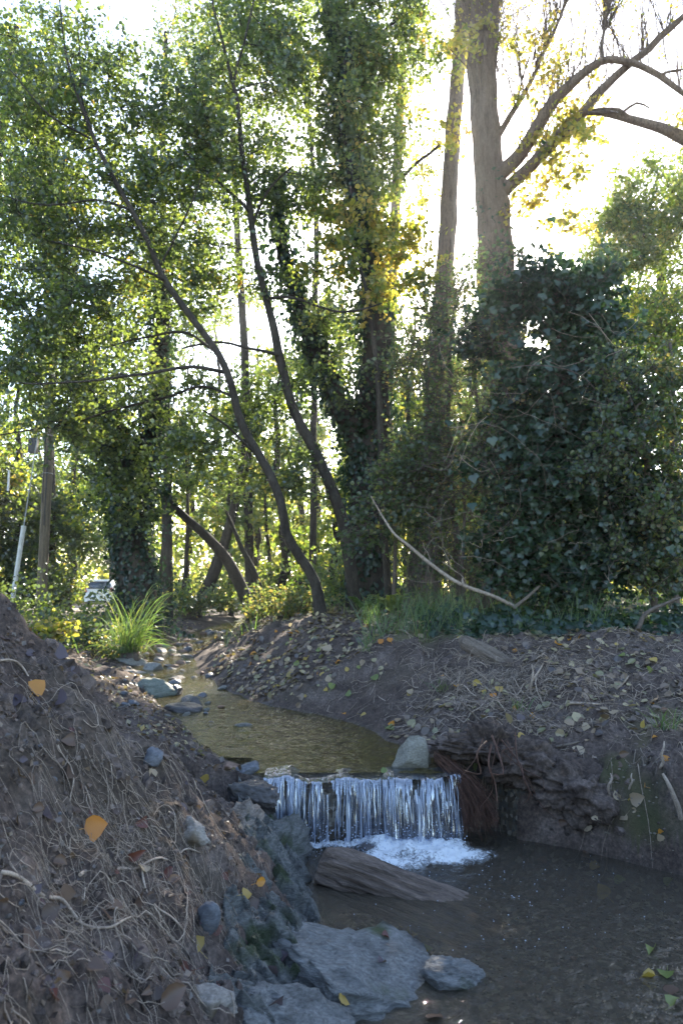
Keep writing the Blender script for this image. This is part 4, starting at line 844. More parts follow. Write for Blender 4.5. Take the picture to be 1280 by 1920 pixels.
# ------------------------------------------------------------------ thicket on the right bank
def shrub(name, label, stems, bl, rad, nl, size, mat, tint, tpl=ALDER, bark='twig', tw=8, flat=.8, drop=.5, maxr=.014, group=None, extra=None, cat='shrub', lowpen=.4):
    base = stems[0][0]; T = Tree(name, label, stems[0], 7, bark, seed=int(R.integers(999)), group=group, cat=cat, wob=.04)
    for s in stems[1:]: T.limb(s, 6)
    T.clumps(blob(bl), rad, nl, size, tw, tpl, tint, flat, maxr, drop, lowpen)
    if extra: extra(T)
    T.done(mat); return T
def st(pts): return ground_path(pts)
I1 = shrub('ivy_thicket', 'towering dark ivy-covered thicket with large leaves on the right bank', [st([(1040, 1130, 8.2, 40), (1040, 900, 8.1, 34), (1050, 700, 8.0, 26), (1060, 540, 8.0, 14)]), st([(1110, 1130, 8.2, 26), (1130, 900, 8.1, 22), (1130, 700, 8.0, 14)]), st([(980, 1130, 8.4, 24), (975, 900, 8.3, 20), (985, 700, 8.2, 12)])],
    [(1050, 600, 8.0, 130, 110, .6, 50), (1070, 760, 7.9, 160, 130, .7, 84), (1090, 930, 7.7, 180, 140, .6, 90), (1240, 1000, 7.6, 60, 110, .4, 24), (1130, 520, 8.2, 40, 30, .3, 6), (900, 640, 8.3, 30, 50, .3, 6), (910, 860, 8.0, 30, 50, .3, 6), (1000, 820, 8.0, 90, 100, .5, 30), (970, 1000, 7.9, 80, 100, .4, 24), (1110, 1060, 7.5, 160, 60, .4, 40), (1010, 545, 8.0, 70, 50, .4, 16)], .42, 74, .080, 'ivy', (.42, .24), IVY, drop=1.4)
# the largest ivy leaves, one object each
me = []
for k in range(3):
    b = Buf(); v = IVY[0].copy(); v[:, 2] += .05 * np.sin(v[:, 0] * 3 + k) - .06 * v[:, 1] ** 2 * k * .5; b.add(v, IVY[1], .3 + .2 * k); o = b.build('leaf', M['ivy'], link=False, smooth=True); me.append(o.data); bpy.data.objects.remove(o)
for k in range(220):
    px, py = (R.normal(1050, 85), R.normal(780, 170)) if k < 170 else (R.uniform(930, 1270), R.uniform(980, 1110))
    p = P(px, py, R.uniform(7.25, 7.55) + .0009 * abs(py - 800) * (py < 800) ); o = bpy.data.objects.new('leaf', me[k % 3]); COL.objects.link(o); o.parent = I1.root
    o.location = [float(c) for c in p - I1.base]; s = R.uniform(.075, .125); o.scale = (s, s, s)
    n = Vector((R.normal(0, .5), -1 + R.normal(0, .3), R.uniform(.1, .9))).normalized(); y = Vector((R.normal(0, .35), -.15, -1)); y = (y - n * y.dot(n)).normalized(); x = y.cross(n)
    o.rotation_euler = Matrix((x, y, n)).transposed().to_euler()
shrub('bramble_bush', 'pale-leaved bush with arching stems at the right edge of the thicket', [st([(1230, 1140, 7.6, 16), (1220, 950, 7.4, 12), (1190, 760, 7.2, 7)]), st([(1290, 1140, 7.6, 14), (1270, 900, 7.5, 10), (1260, 640, 7.4, 6)])],
    [(1210, 780, 7.2, 90, 110, .4, 32), (1250, 950, 7.2, 80, 120, .4, 34), (1265, 720, 7.4, 60, 80, .4, 14), (1200, 1040, 7.2, 90, 60, .3, 20), (1170, 690, 7.3, 60, 60, .3, 10), (1130, 830, 6.95, 50, 60, .15, 8), (1090, 880, 6.95, 40, 20, .1, 4)], .28, 64, .05, 'bush', (.5, .28), drop=.4)
shrub('hawthorn_bush', 'sun-flecked yellow-leaved bush behind the right edge of the thicket', [st([(1260, 1080, 10, 20), (1250, 800, 10, 14), (1240, 600, 10, 6)])],
    [(1190, 600, 10, 60, 40, .5, 14), (1250, 600, 9.8, 50, 60, .5, 14), (1250, 660, 9.8, 80, 70, .5, 22), (1230, 780, 9.6, 90, 90, .5, 24), (1240, 900, 9.4, 90, 90, .4, 22)], .42, 60, .065, 'yellow', (.35, .25))
shrub('scrub_bush', 'tall dim twiggy brush between the poplars and the ivy thicket', [st([(860, 1120, 9.6, 14), (850, 900, 9.5, 11), (840, 700, 9.5, 7), (850, 560, 9.5, 4)]), st([(820, 1110, 9.8, 12), (812, 900, 9.8, 9), (800, 720, 9.8, 5)]), st([(910, 1120, 9.4, 14), (905, 900, 9.3, 10), (890, 650, 9.3, 5)]), st([(870, 1110, 9.0, 7), (868, 960, 9.0, 6), (862, 860, 9, 4)])],
    [(850, 580, 9.5, 100, 70, .6, 34), (860, 720, 9.4, 90, 90, .6, 44), (820, 850, 9.4, 90, 90, .6, 42), (880, 900, 9.2, 80, 110, .5, 44), (780, 680, 9.6, 60, 90, .5, 24), (900, 520, 9.6, 60, 40, .4, 12), (930, 620, 8.2, 40, 60, .3, 12), (925, 780, 7.9, 40, 90, .3, 14), (940, 930, 7.6, 40, 70, .3, 10), (960, 500, 8.4, 50, 30, .3, 6), (850, 1030, 9.2, 80, 60, .4, 22)], .4, 46, .05, 'bush', (.5, .28), tw=11, maxr=.012)
shrub('scrub_bush', 'pale-leaved young shrub beside the fallen white branch', [st([(735, 1120, 9.2, 9), (740, 1000, 9.0, 7), (735, 900, 8.9, 5)])],
    [(740, 920, 8.9, 70, 80, .4, 22), (690, 1000, 8.8, 40, 60, .3, 9), (770, 860, 8.9, 50, 50, .3, 9), (790, 960, 8.9, 50, 70, .3, 12)], .32, 50, .06, 'bush', (.45, .2))
# dry stems and bare arching shoots in front of the thicket
b = Buf(); a = P(R.uniform(760, 980, 150), R.uniform(1040, 1130, 150), R.uniform(8.4, 10, 150)); a[:, 2] = hgt(a[:, 0], a[:, 1])
twigs(b, a, a + np.stack([R.normal(0, .18, 150), R.normal(0, .1, 150), R.uniform(.5, 1.7, 150)], 1), .005, .002)
a = P(R.uniform(760, 1240, 170), R.uniform(560, 1000, 170), R.uniform(7.2, 8.6, 170)); d = R.normal(size=(170, 3)) * [.5, .15, .35]; twigs(b, a, a + d, .0032, .0012, bend=.2)
o = b.build('dry_stems', M['twig']); tag(o, kind='stuff')
b = Buf(); n = 120; a = P(R.uniform(780, 1275, n), R.uniform(580, 1100, n), R.uniform(6.9, 7.6, n))
for q in a:
    t_ = np.linspace(0, 1, 9)[:, None]; e = q + R.normal(size=3) * [.35, .12, .30] - [0, 0, .15]; mm_ = (q + e) / 2 + R.normal(size=3) * [.12, .05, .16]
    tube(b, q * (1 - t_) ** 2 + mm_ * 2 * t_ * (1 - t_) + e * t_ * t_ + R.normal(size=(9, 3)) * .006, R.uniform(.0018, .0042) * np.linspace(1, .5, 9), 4, R.uniform(0, .7), cap=False)
o = b.build('bare_shoots', M['root']); tag(o, kind='stuff')
for k, (lab, pp) in enumerate([('thin bramble shoot arching across the front of the ivy thicket', [(1115, 730, 7.0, 1.5), (1090, 705, 6.95, 2), (1050, 690, 6.95, 2), (1000, 685, 7.0, 2), (950, 690, 7.1, 1.5)]),
      ('bare shoot bowing down to the left of the ivy thicket', [(900, 790, 7.4, 1.6), (860, 830, 7.4, 2), (835, 880, 7.4, 2), (790, 870, 7.5, 1.5)]), ('dry bent stem standing in the ground ivy at the right', [(1195, 1180, 6.6, 9), (1210, 1150, 6.6, 8), (1250, 1130, 6.6, 6), (1275, 1120, 6.6, 4)])]):
    t = spline(path(pp), .05); b = Buf(); tube(b, t[:, :3], t[:, 3], 6); o = b.build('bramble_shoot', M['twig']); tag(o, lab, 'shoot')

# ------------------------------------------------------------------ ground plants
def scatter(poly_px, n, floor=None):
    xs = R.uniform(poly_px[0], poly_px[2], n); ys_ = R.uniform(poly_px[1], poly_px[3], n); return G(xs, ys_, floor=floor)
b = Buf()
x = R.uniform(.9, 7, 5200); y = R.uniform(6.3, 8.6, 5200); k = (fbm(x * 1.1, y * 1.1, o=2, s=77) > -.25 + .9 * (6.75 + .15 * np.sin(x * 3) - y)) ; x, y = x[k], y[k]
p = np.stack([x, y, hgt(x, y) + np.abs(R.normal(0, .07, len(x)))], 1); leaves(b, p, R.uniform(.05, .11, len(x)), np.clip(R.normal(.45, .2, len(x)), 0, 1), IVY, normal=[0, -.6, 1], spread=.5, droop=.3)
o = b.build('ground_ivy', M['ivy'], smooth=False); tag(o, kind='stuff')
b = Buf()
x = R.uniform(.2, 3.2, 3600); y = R.uniform(6.7, 8.9, 3600); k = fbm(x * 1.8, y * 1.8, o=2, s=71) > .05 + .12 * (x > 1.4); x, y = x[k], y[k]; n = len(x)
p = np.stack([x, y, hgt(x, y)], 1); blades(b, p, p + np.stack([R.normal(0, .13, n), R.normal(0, .13, n), R.uniform(.08, .42, n)], 1), R.uniform(.003, .008, n), np.clip(R.normal(.4, .2, n), 0, 1))
x = R.uniform(-16, 12, 16000); y = R.uniform(9, 40, 16000); z = hgt(x, y); k = (z > zwater(y) + .12) & (fbm(x * .6, y * .6, o=3, s=73) > -.05) & (np.abs(x - np.interp(y, [10, 20, 37, 80], [-12.5, -12.6, -13.2, -17])) > 1.4); x, y, z = x[k], y[k], z[k]; n = len(x)
p = np.stack([x, y, z], 1); blades(b, p, p + np.stack([R.normal(0, .12, n), R.normal(0, .12, n), R.uniform(.1, .4, n)], 1), R.uniform(.008, .02, n), np.clip(R.normal(.5, .25, n), 0, 1))
o = b.build('grass', M['grass'], smooth=False); tag(o, kind='stuff')
# low leafy plants on both banks further upstream
b = Buf()
x = R.uniform(-18, 14, 30000); y = R.uniform(8.6, 34, 30000); z = hgt(x, y); k = (z > zwater(y) + .16) & (fbm(x * .5, y * .5, o=3, s=83) > .0) & (np.abs(x - np.interp(y, [10, 20, 37, 80], [-12.5, -12.6, -13.2, -17])) > 1.5) & ~((x > -2.2) & (x < .6) & (y < 13)) & ~((np.abs(x / y + .356) < .05) & (y > 12)); x, y, z = x[k], y[k], z[k]; n = len(x)
leaves(b, np.stack([x, y, z + np.abs(R.normal(0, .22, n)) * (1 + fbm(x, y, o=2, s=2))], 1), R.uniform(.05, .11, n), np.clip(R.normal(.5, .25, n), 0, 1), DIAM, normal=[0, 0, .8])
o = b.build('undergrowth', M['alder'], smooth=False); tag(o, kind='stuff')
def leafy(name, label, px, py, Y, w, h, n, size, mat, tint, cat='plant', tpl=ALDER, group=None):
    c = P(px, py, Y); g0 = float(hgt(c[0], Y)); base = np.array([c[0], Y, g0]); rt = empty(name, base, label, cat, group)
    k = max(6, n // 40); e = np.array([c[0], Y, g0 + .05]) + np.stack([R.normal(0, w * .42, k), R.normal(0, w * .3, k), np.abs(R.normal(h * .55, h * .25, k))], 1)
    s = Buf(); twigs(s, np.repeat(base[None], k, 0) + R.normal(size=(k, 3)) * [w * .12, w * .1, 0], e, .006, .002); s.build('stems', M['twig'], rt, base)
    f = Buf(); j = R.integers(0, k, n); u = R.uniform(.35, 1.1, (n, 1)); p = base * (1 - u) + e[j] * u + R.normal(size=(n, 3)) * [.06, .06, .05]
    p[:, 2] = np.maximum(p[:, 2], g0 + .02); leaves(f, p, size * R.uniform(.6, 1.2, n), np.clip(R.normal(tint, .2, n), 0, 1), tpl, normal=[0, -.2, .7]); o = f.build('foliage', M[mat], rt, base, smooth=False); o['kind'] = 'stuff'; return rt
leafy('yellow_plant', 'pale yellow leafy plant behind the crest of the left bank', 85, 1160, 8.6, .5, .45, 420, .075, 'yellow', .6)
leafy('leafy_plant', 'low bright green plant on the bank between yellow plant and sedge', 165, 1190, 9.6, .9, .27, 800, .055, 'bush', .6)
leafy('leafy_plant', 'small-leaved plant growing round the foot of the sedge clump', 215, 1200, 9.2, .5, .3, 700, .045, 'bush', .65)
leafy('leafy_plant', 'dark green nettle-like plant behind the yellow plant', 120, 1150, 11.5, 1.0, .6, 900, .065, 'alder', .4)
leafy('leafy_plant', 'sunlit pale green plant at the foot of the kinked alder', 545, 1165, 10.3, 1.0, .5, 1500, .05, 'bush', .75)
leafy('leafy_plant', 'low pale plant on the right bank by the far bend', 495, 1185, 11.2, .8, .35, 800, .05, 'bush', .7)
leafy('leafy_plant', 'dark bush hiding the foot of the leaning guy wire', 20, 1090, 14.5, 2.0, 1.2, 1400, .08, 'alder', .25)
leafy('leafy_plant', 'green bush in front of the right side of the parked car', 240, 1120, 20, .6, .9, 500, .07, 'alder', .3)
leafy('leafy_plant', 'sunlit yellow-green bush left of the parked car', 126, 1080, 30, 1.2, 2.6, 1300, .12, 'yellow', .35)
leafy('leafy_plant', 'dark hedge-like bush behind the foot of the utility pole', 38, 1060, 21, 2.0, 2.4, 2800, .11, 'alder', .15)
leafy('leafy_plant', 'dark bush between the utility pole and the parked car', 108, 1070, 23, .7, 2.2, 1200, .1, 'alder', .15)
leafy('leafy_plant', 'green undergrowth bush under the thick right-leaning stem', 350, 1140, 17, 1.8, 1.0, 1800, .07, 'alder', .45)
leafy('leafy_plant', 'bright bush in the sun gap by the far stream', 420, 1130, 20, 1.8, 1.3, 1800, .08, 'yellow', .3)
leafy('leafy_plant', 'shady bush at the foot of the second alder stem', 640, 1100, 12.5, 1.4, 1.2, 1600, .065, 'alder', .4)
# ferns on the right bank
def fern(label, px, py, Y, s, n, tint):
    c = P(px, py, Y); base = np.array([c[0], Y, float(hgt(c[0], Y))]); rt = empty('fern', base, label, 'fern')
    for k in range(n):
        an = R.uniform(0, 6.28); tip = np.array([math.cos(an) * s, math.sin(an) * s * .8, s * R.uniform(.5, .9)]); f = Buf(); t = np.linspace(0, 1, 16)[:, None]
        q = 2 * t * (1 - t) * np.array([tip[0] * .3, tip[1] * .3, tip[2] * 1.0]) + t * t * tip; tube(f, q, .003, 4, tint, cap=False)
        d = unit(np.gradient(q, axis=0)); sd = unit(np.cross(d, [0, 0, 1.])); 
        for sg in (1, -1):
            leaves(f, q[2:], s * .26 * np.sin(np.linspace(.5, 3.0, 14)), tint, (ALDER[0] * [.45, 1, .5], ALDER[1]), normal=np.cross(sd * sg, d)[2:] * sg, spread=.15, along=(sd * sg + .5 * d)[2:])
        f.build('frond', M['grass'], rt, smooth=False)
fern('sunlit yellow-green fern at the foot of the ivy-clad trunk', 735, 1130, 9.0, .34, 9, .75)
fern('small fern against the dark trunk base in the middle', 680, 1105, 9.8, .3, 7, .6)
# sedge clump
c = P(243, 1180, 9.0); base = np.array([c[0], 9.0, float(hgt(c[0], 9.0)) - .02]); rt = empty('sedge_clump', base, 'tall bright green sedge clump arching over the upper stream', 'sedge')
n = 260; an = R.uniform(0, 6.28, n); L = R.uniform(.3, .72, n); bs = R.normal(size=(n, 3)) * [.09, .09, 0]; b = Buf()
top = bs + np.stack([np.cos(an) * L * .9 + .1, np.sin(an) * L * .8, R.uniform(-.2, .62, n) * (L / .5)], 1)
blades(b, bs + [0, 0, .18], top + [0, 0, .2], R.uniform(.007, .013, n), np.clip(R.normal(.5, .2, n), 0, 1), sag=.55, segs=7); b.build('blades', M['grass'], rt)
b = Buf(); v, f = rock_verts((.16, .15, .22), 222, 3, 4, .12); b.add(v + [0, 0, .04], f); b.build('tussock', M['twig'], rt)
# grass tufts on the right bank and by the stone
for lab, px, py, n, h in [('grass tuft on the bank face above the root curtain', 825, 1300, 16, .13), ('grass tuft in the debris above the hollow', 965, 1335, 18, .12), ('green grass tuft near the right edge of the bank', 1245, 1370, 26, .16), ('pale grass tuft on the slope above the triangular stone', 690, 1220, 24, .18), ('short grass tuft at the plateau edge by the fallen log', 870, 1210, 18, .16)]:
    g = G(px, py); rt = empty('grass_tuft', g, lab, 'grass tuft'); b = Buf(); bs = R.normal(size=(n, 3)) * [.03, .02, 0]
    blades(b, bs, bs + np.stack([R.normal(0, h * .5, n), R.normal(-.03, h * .4, n), R.uniform(.3, 1, n) * h], 1), R.uniform(.003, .006, n), np.clip(R.normal(.5, .2, n), 0, 1), sag=.3); b.build('blades', M['grass'], rt)

# ------------------------------------------------------------------ dead wood
def wood(name, label, pts, mat, sides=20, depth=.09, step=.03, cat='log', seed=1, stubs=()):
    """a log built along its own x axis so the grain follows it"""
    a = np.array(pts, float); o0, o1 = a[0, :3], a[-1, :3]; ax = unit(o1 - o0); up = np.array([0, 0, 1.]); yv = unit(np.cross(up, ax)); zv = np.cross(ax, yv); Mx = np.stack([ax, yv, zv], 1)
    loc = np.c_[(a[:, :3] - o0) @ Mx, a[:, 3]]; t = spline(loc, step); b = Buf(); tube(b, t[:, :3], t[:, 3], sides, disp=trunk_disp(seed, depth, 11, 2.2))
    for q in stubs: tube(b, (np.array(q[0]) - o0) @ Mx, q[1], 6)
    o = b.build(name, M[mat]); m = Matrix(Mx.tolist()).to_4x4(); m.translation = Vector(o0.tolist()); o.matrix_world = m; return tag(o, label, cat)
a0, a1 = np.array([-.075, 3.46, .052]), np.array([.62, 3.27, -.125]); dv = a1 - a0
wood('sunken_log', 'thick weathered log slanting from the rocks down into the pool', [(*(a0 - dv * .04), .07), (*(a0 + dv * .0), .088), (*(a0 + dv * .2 + [0, 0, .006]), .100), (*(a0 + dv * .5 + [0, 0, .004]), .098), (*(a0 + dv * .8), .10), (*(a0 + dv * 1.0), .09), (*(a0 + dv * 1.12), .05)], 'log', 80, .20, .008, seed=7)
l0 = G(870, 1205)
wood('fallen_log', 'short broken log lying on the edge of the right bank', [(*(P(862, 1199, 6.0)), .02), (*(P(868, 1202, 6.0)), .05), (*P(905, 1222, 5.9), .068), (*P(940, 1242, 5.8), .062), (*P(962, 1254, 5.72), .052), (*P(978, 1262, 5.7), .018)], 'deadwood', 40, .17, .012, seed=17)
wood('fallen_branch', 'long thin pale lichened branch leaning down to the ivy on the right bank', path([(962, 1136, 7.4, 7.28), (925, 1118, 7.4, 7.28), (880, 1102, 7.45, 7.28), (845, 1085, 7.5, 7.28), (800, 1052, 7.55, 6.72), (765, 1022, 7.6, 5.6), (738, 1000, 7.65, 5.04), (715, 965, 7.7, 3.36), (695, 930, 7.7, 2.24)]), 'root', 9, .06, .04, 'branch', 27,
     stubs=[(P(np.array([870, 866, 868]), np.array([1098, 1088, 1082]), 7.45), np.array([.02, .012, .006]))])
wood('dead_stick', 'dark dry stick slanting up from the grass right of the fallen branch', path([(962, 1140, 7.3, 7), (990, 1118, 7.3, 6), (1015, 1095, 7.3, 4)]), 'deadwood', 7, .05, .04, 'stick', 37)
for k, (lab, px, py, dx, dy, r, mat) in enumerate([('broken upright reed stump at the end of the fallen log', 995, 1305, 4, -60, .006, 'root'), ('pale splintered stick standing against the reed stump', 985, 1300, 32, -55, .007, 'root'), ('pale flat stick lying on the bank below the reed stumps', 1070, 1318, 55, 2, .009, 'root'), ('peeled stick on the slope right of the debris', 1150, 1295, 30, -28, .006, 'root'),
      ('short pale root stub low on the bank face', 1140, 1490, 5, -40, .007, 'root'), ('thinner pale root stub right of the short one', 1180, 1480, 4, -30, .005, 'root'), ('long bent pale root on the bank face near the right edge', 1235, 1440, 8, -50, .007, 'root'), ('thick pale root hanging at the right edge of the bank', 1275, 1535, -32, -85, .012, 'root'), ('slanting pale stick at the lip of the hollow', 920, 1410, -18, -42, .006, 'root'), ('thin straight stick on the bank above the hollow', 905, 1360, -55, -60, .006, 'deadwood'), ('crooked stick on the bank below the fallen log', 1045, 1400, 45, -10, .007, 'deadwood')]):
    g = G(px, py); t = spline(np.c_[np.array([P(px + dx * u + R.normal(0, 2), py + dy * u, g[1] - .015 - .03 * math.sin(3 * u)) for u in np.linspace(0, 1, 5)]), r * np.array([1, 1, .9, .8, .5])], .02); b = Buf(); tube(b, t[:, :3], t[:, 3], 7, .55, disp=trunk_disp(200 + k, .12, 8, 6)); o = b.build('stick', M[mat]); tag(o, lab, 'stick')

# ------------------------------------------------------------------ roots
def crawl(p0, n, step, lift, turn=.5, slope=None, an=None):
    an = R.uniform(0, 6.28) if an is None else an; x, y = p0[0], p0[1]; out = []; dz = 0; ph = R.uniform(0, 6, 3)
    w = 0
    for k in range(n):
        w = .6 * w + R.normal() * turn; an += w * .5; x += math.cos(an) * step; y += math.sin(an) * step
        out.append((x, y, 0)); 
    out = np.array(out); t = np.linspace(0, 1, n); out[:, 2] = hgt(out[:, 0], out[:, 1]) + lift * (np.sin(t * 3.14) ** .7) * (1 + .5 * np.sin(t * 9 + ph[0])) - .002
    return out
tangle = Buf(); k = 0
while k < 620:
    px, py = R.normal(300, 130), R.normal(1600, 150)
    if R.random() < .18: px, py = R.uniform(0, 520), R.uniform(1180, 1900)
    if not (0 < px < 540 and 1160 < py < 1915): continue
    p = G(px, py)
    if p[1] > 4 or p[2] < .03: continue
    q = crawl(p, int(R.uniform(7, 22)), .014, R.uniform(.002, .035), .55, an=R.normal(-.9, 1.1)); r = R.uniform(.0004, .0011) * np.linspace(1.1, .45, len(q)); tube(tangle, q, r, 4, R.uniform(.15, .9), cap=False); k += 1
for px, py in zip(R.uniform(230, 450, 170), R.uniform(1270, 1450, 170)):
    p = G(px, py)
    if p[1] > 7 or p[2] < zwater(p[1]) + .03: continue
    q = crawl(p, int(R.uniform(6, 16)), .02, R.uniform(.002, .03), .5); tube(tangle, q, R.uniform(.0007, .002) * np.linspace(1.1, .45, len(q)), 4, R.uniform(.1, .8), cap=False)
x = R.uniform(.6, 3.2, 800); y = R.uniform(3.7, 6.4, 800); ok = hgt(x, y) > .12
for a_, c_ in zip(x[ok], y[ok]): q = crawl((a_, c_), int(R.uniform(5, 14)), .02, R.uniform(.003, .03), .4); tube(tangle, q, R.uniform(.001, .0026) * np.linspace(1.1, .5, len(q)), 4, R.uniform(.0, .7), cap=False)
o = tangle.build('root_tangle', M['root']); tag(o, kind='stuff')
for k in range(34):
    px, py = [(R.uniform(60, 480), R.uniform(1480, 1800)), (R.uniform(0, 320), R.uniform(1700, 1910)), (R.uniform(0, 250), R.uniform(1250, 1500))][k % 3]; p = G(px, py)
    if p[2] < .05: continue
    q = crawl(p, int(R.uniform(14, 34)), .017, R.uniform(.01, .05), .5, an=R.normal(-.8, .9)); b = Buf(); tube(b, q, R.uniform(.0010, .0021) * np.linspace(1.15, .5, len(q)), 5, R.uniform(.3, .9))
    m = R.integers(3, len(q) - 3); q2 = crawl(q[m], 10, .014, .012, .6); q2[0] = q[m]; tube(b, q2, .0008 * np.linspace(1, .5, 10), 4, .6)
    tag(b.build('root', M['root']), ('long' if len(q) > 23 else 'short') + ' bare pale root sprawling ' + where_left(px, py), 'root', 'bare roots on the left bank')
# thicker hero roots
for lab, pts, r in [('forked cream root snaking across the middle of the left bank', [(150, 1648), (230, 1640), (262, 1630), (300, 1622), (345, 1608), (380, 1600)], .0048), ('long cream root running down from the fork of the left bank', [(262, 1632), (272, 1670), (300, 1705), (335, 1740), (365, 1775)], .004), ('brown root hanging along the lower left bank', [(0, 1650), (60, 1672), (110, 1690), (150, 1740), (200, 1745), (245, 1735)], .005), ('pale dry stalk lying down the upper left bank', [(0, 1240), (40, 1262), (60, 1285), (90, 1310)], .004)]:
    g = np.array([G(*p) for p in pts]); g[:, 2] += .012; t = spline(g, .015); t[:, 2] += .01 * np.sin(np.arange(len(t)) * .5); b = Buf(); tube(b, t, r * np.linspace(1, .55, len(t)), 7, .7, disp=trunk_disp(3, .15, 6, 20)); tag(b.build('root', M['root']), lab, 'root')
# curtain of fine red roots beside the fall, and hanging roots under the lip
rt = empty('root_curtain', P(850, 1420, 4.15), 'curtain of fine reddish roots hanging beside the right end of the fall', 'roots'); b = Buf()
for k in range(420):
    u = R.random(); p0 = P(812 + 40 * u, 1418 + 22 * u + R.normal(0, 6), 4.13 + R.uniform(-.04, .10)); v_ = R.random(); p1 = P(868 + 68 * v_, 1545 - 8 * v_ + R.normal(0, 14), 3.90 + R.uniform(-.06, .08)); m = (p0 + p1) / 2 + np.array([.05, -.03, .05]) + R.normal(size=3) * .02
    t = np.linspace(0, 1, 7)[:, None]; q = p0 * (1 - t) ** 2 + m * 2 * t * (1 - t) + p1 * t * t; tube(b, q, R.uniform(.0012, .003) * np.linspace(1, .4, 7), 4, R.uniform(0, 1), cap=False)
o = b.build('strands', M['redroot'], rt, P(850, 1420, 4.15)); o['kind'] = 'stuff'
rt = empty('hanging_roots', P(930, 1400, 4.0), 'thick brown roots dangling from the bank lip right of the hollow', 'roots')
for k in range(11):
    px = R.normal(945, 24); p0 = P(px, 1395 + R.normal(0, 10), 4.0); p1 = P(px + R.normal(10, 34), 1490 + R.uniform(-60, 70), 3.86); t = spline(np.array([p0, p0 * .6 + p1 * .4 + R.normal(size=3) * [.05, .03, .02] - [0, .05, 0], p1 * .8 + p0 * .2 + R.normal(size=3) * .035, p1]), .03)
    b = Buf(); tube(b, t, R.uniform(.003, .008) * np.linspace(1, .5, len(t)), 6, R.uniform(.3, .9)); b.build('root', M['redroot'], rt, P(930, 1400, 4.0))
# straw, twigs and bits on the right bank
b = Buf(); x = R.uniform(-.2, 3.4, 2600); y = R.uniform(4.1, 6.8, 2600); x[:1500] = R.normal(1.2, .42, 1500); y[:1500] = R.normal(5.1, .5, 1500); ok = hgt(x, y) > zwater(y) + .05; x, y = x[ok], y[ok]; z = hgt(x, y); an = R.uniform(0, 6.28, len(x)); L = R.uniform(.03, .22, len(x)); x2, y2 = x + np.cos(an) * L, y + np.sin(an) * L
twigs(b, np.stack([x, y, z + .004], 1), np.stack([x2, y2, hgt(x2, y2) + R.uniform(0, .05, len(x))], 1), R.uniform(.001, .0035, len(x)), .001, R.uniform(0, 1, len(x)))
for px, py in zip(R.normal(930, 75, 150), R.normal(1285, 45, 150)):
    g = G(px, py)
    if g[2] < .3: continue
    q = crawl(g, 6, .03, .02, .3); q[:, 2] += np.linspace(0, 1, 6) * R.choice([0, .03, .12]); tube(b, q, R.uniform(.002, .0045) * np.linspace(1, .6, 6), 4, R.uniform(0, .9), cap=False)
o = b.build('twig_litter', M['root']); tag(o, kind='stuff')

# ------------------------------------------------------------------ fallen leaves
PLEAF = np.array([[0, -.28, .04], [0, 0, 0], [.34, .06, .03], [.50, .30, .08], [.36, .62, .05], [.12, .88, -.01], [0, 1, -.05], [-.12, .88, -.01], [-.36, .62, .05], [-.50, .30, .08], [-.34, .06, .03], [0, .35, -.02], [0, .7, -.03]], float)
PF = [[1, 2, 11], [2, 3, 11], [3, 4, 11], [4, 12, 11], [4, 5, 12], [5, 6, 12], [6, 7, 12], [7, 8, 12], [8, 11, 12], [8, 9, 11], [9, 10, 11], [10, 1, 11]]
def lm(name, c1, c2, tr=.25): return leaf_mat(name, [(0, c1), (1, c2)], tr, 1.8, .03, .45)
LC = {'brown': lm('brown_leaf', (.055, .034, .026), (.13, .08, .055)), 'purple-grey': lm('purple_leaf', (.042, .030, .036), (.115, .085, .096)), 'tan': lm('tan_leaf', (.24, .17, .11), (.36, .28, .19)), 'yellow': lm('yellow_leaf', (.26, .17, .04), (.38, .27, .07)), 'orange': lm('orange_leaf', (.38, .14, .02), (.50, .24, .04), .4), 'green': lm('green_leaf', (.10, .13, .035), (.18, .20, .06)), 'dark red': lm('red_leaf', (.06, .022, .02), (.13, .05, .04))}
LM = {}
for c, m in LC.items():
    for k in range(4):
        v = PLEAF.copy(); cu = [.2, .5, .9, -.35][k]; v[:, 2] += cu * v[:, 0] ** 2 * 1.3 - .25 * (cu) * (v[:, 1] - .4) ** 2 + .03 * np.sin(v[:, 1] * 7 + k); v[:, 0] *= [1, .85, .7, 1.05][k]; v[1:, 0] += .05 * np.sin(v[1:, 1] * 5 + k)
        b = Buf(); b.add(v, np.array(PF), (.2, .5, .8, .6)[k]); b.add([[-.012, 0, 0], [.012, 0, 0], [.03, -.55, .10], [.01, -.55, .10]], [[0, 1, 2, 3]], .9); o = b.build('fallen_leaf', m, link=False); LM[c, k] = o.data; bpy.data.objects.remove(o)
bpy.context.view_layer.update(); DG = bpy.context.evaluated_depsgraph_get()
def on_rock(px, py):
    d = Vector([float(c) for c in ray(px, py)]).normalized(); o = Vector((0, 0, CAMZ))
    for _ in range(12):
        h, loc, n, i, ob, m = SC.ray_cast(DG, o, d)
        if not h: break
        if ob.name.split('.')[0] in ('boulder', 'bedrock_ledge', 'ground', 'stone', 'earth_bank'): return np.array(loc), np.array(n)
        o = loc + d * .004
    return G(px, py), None
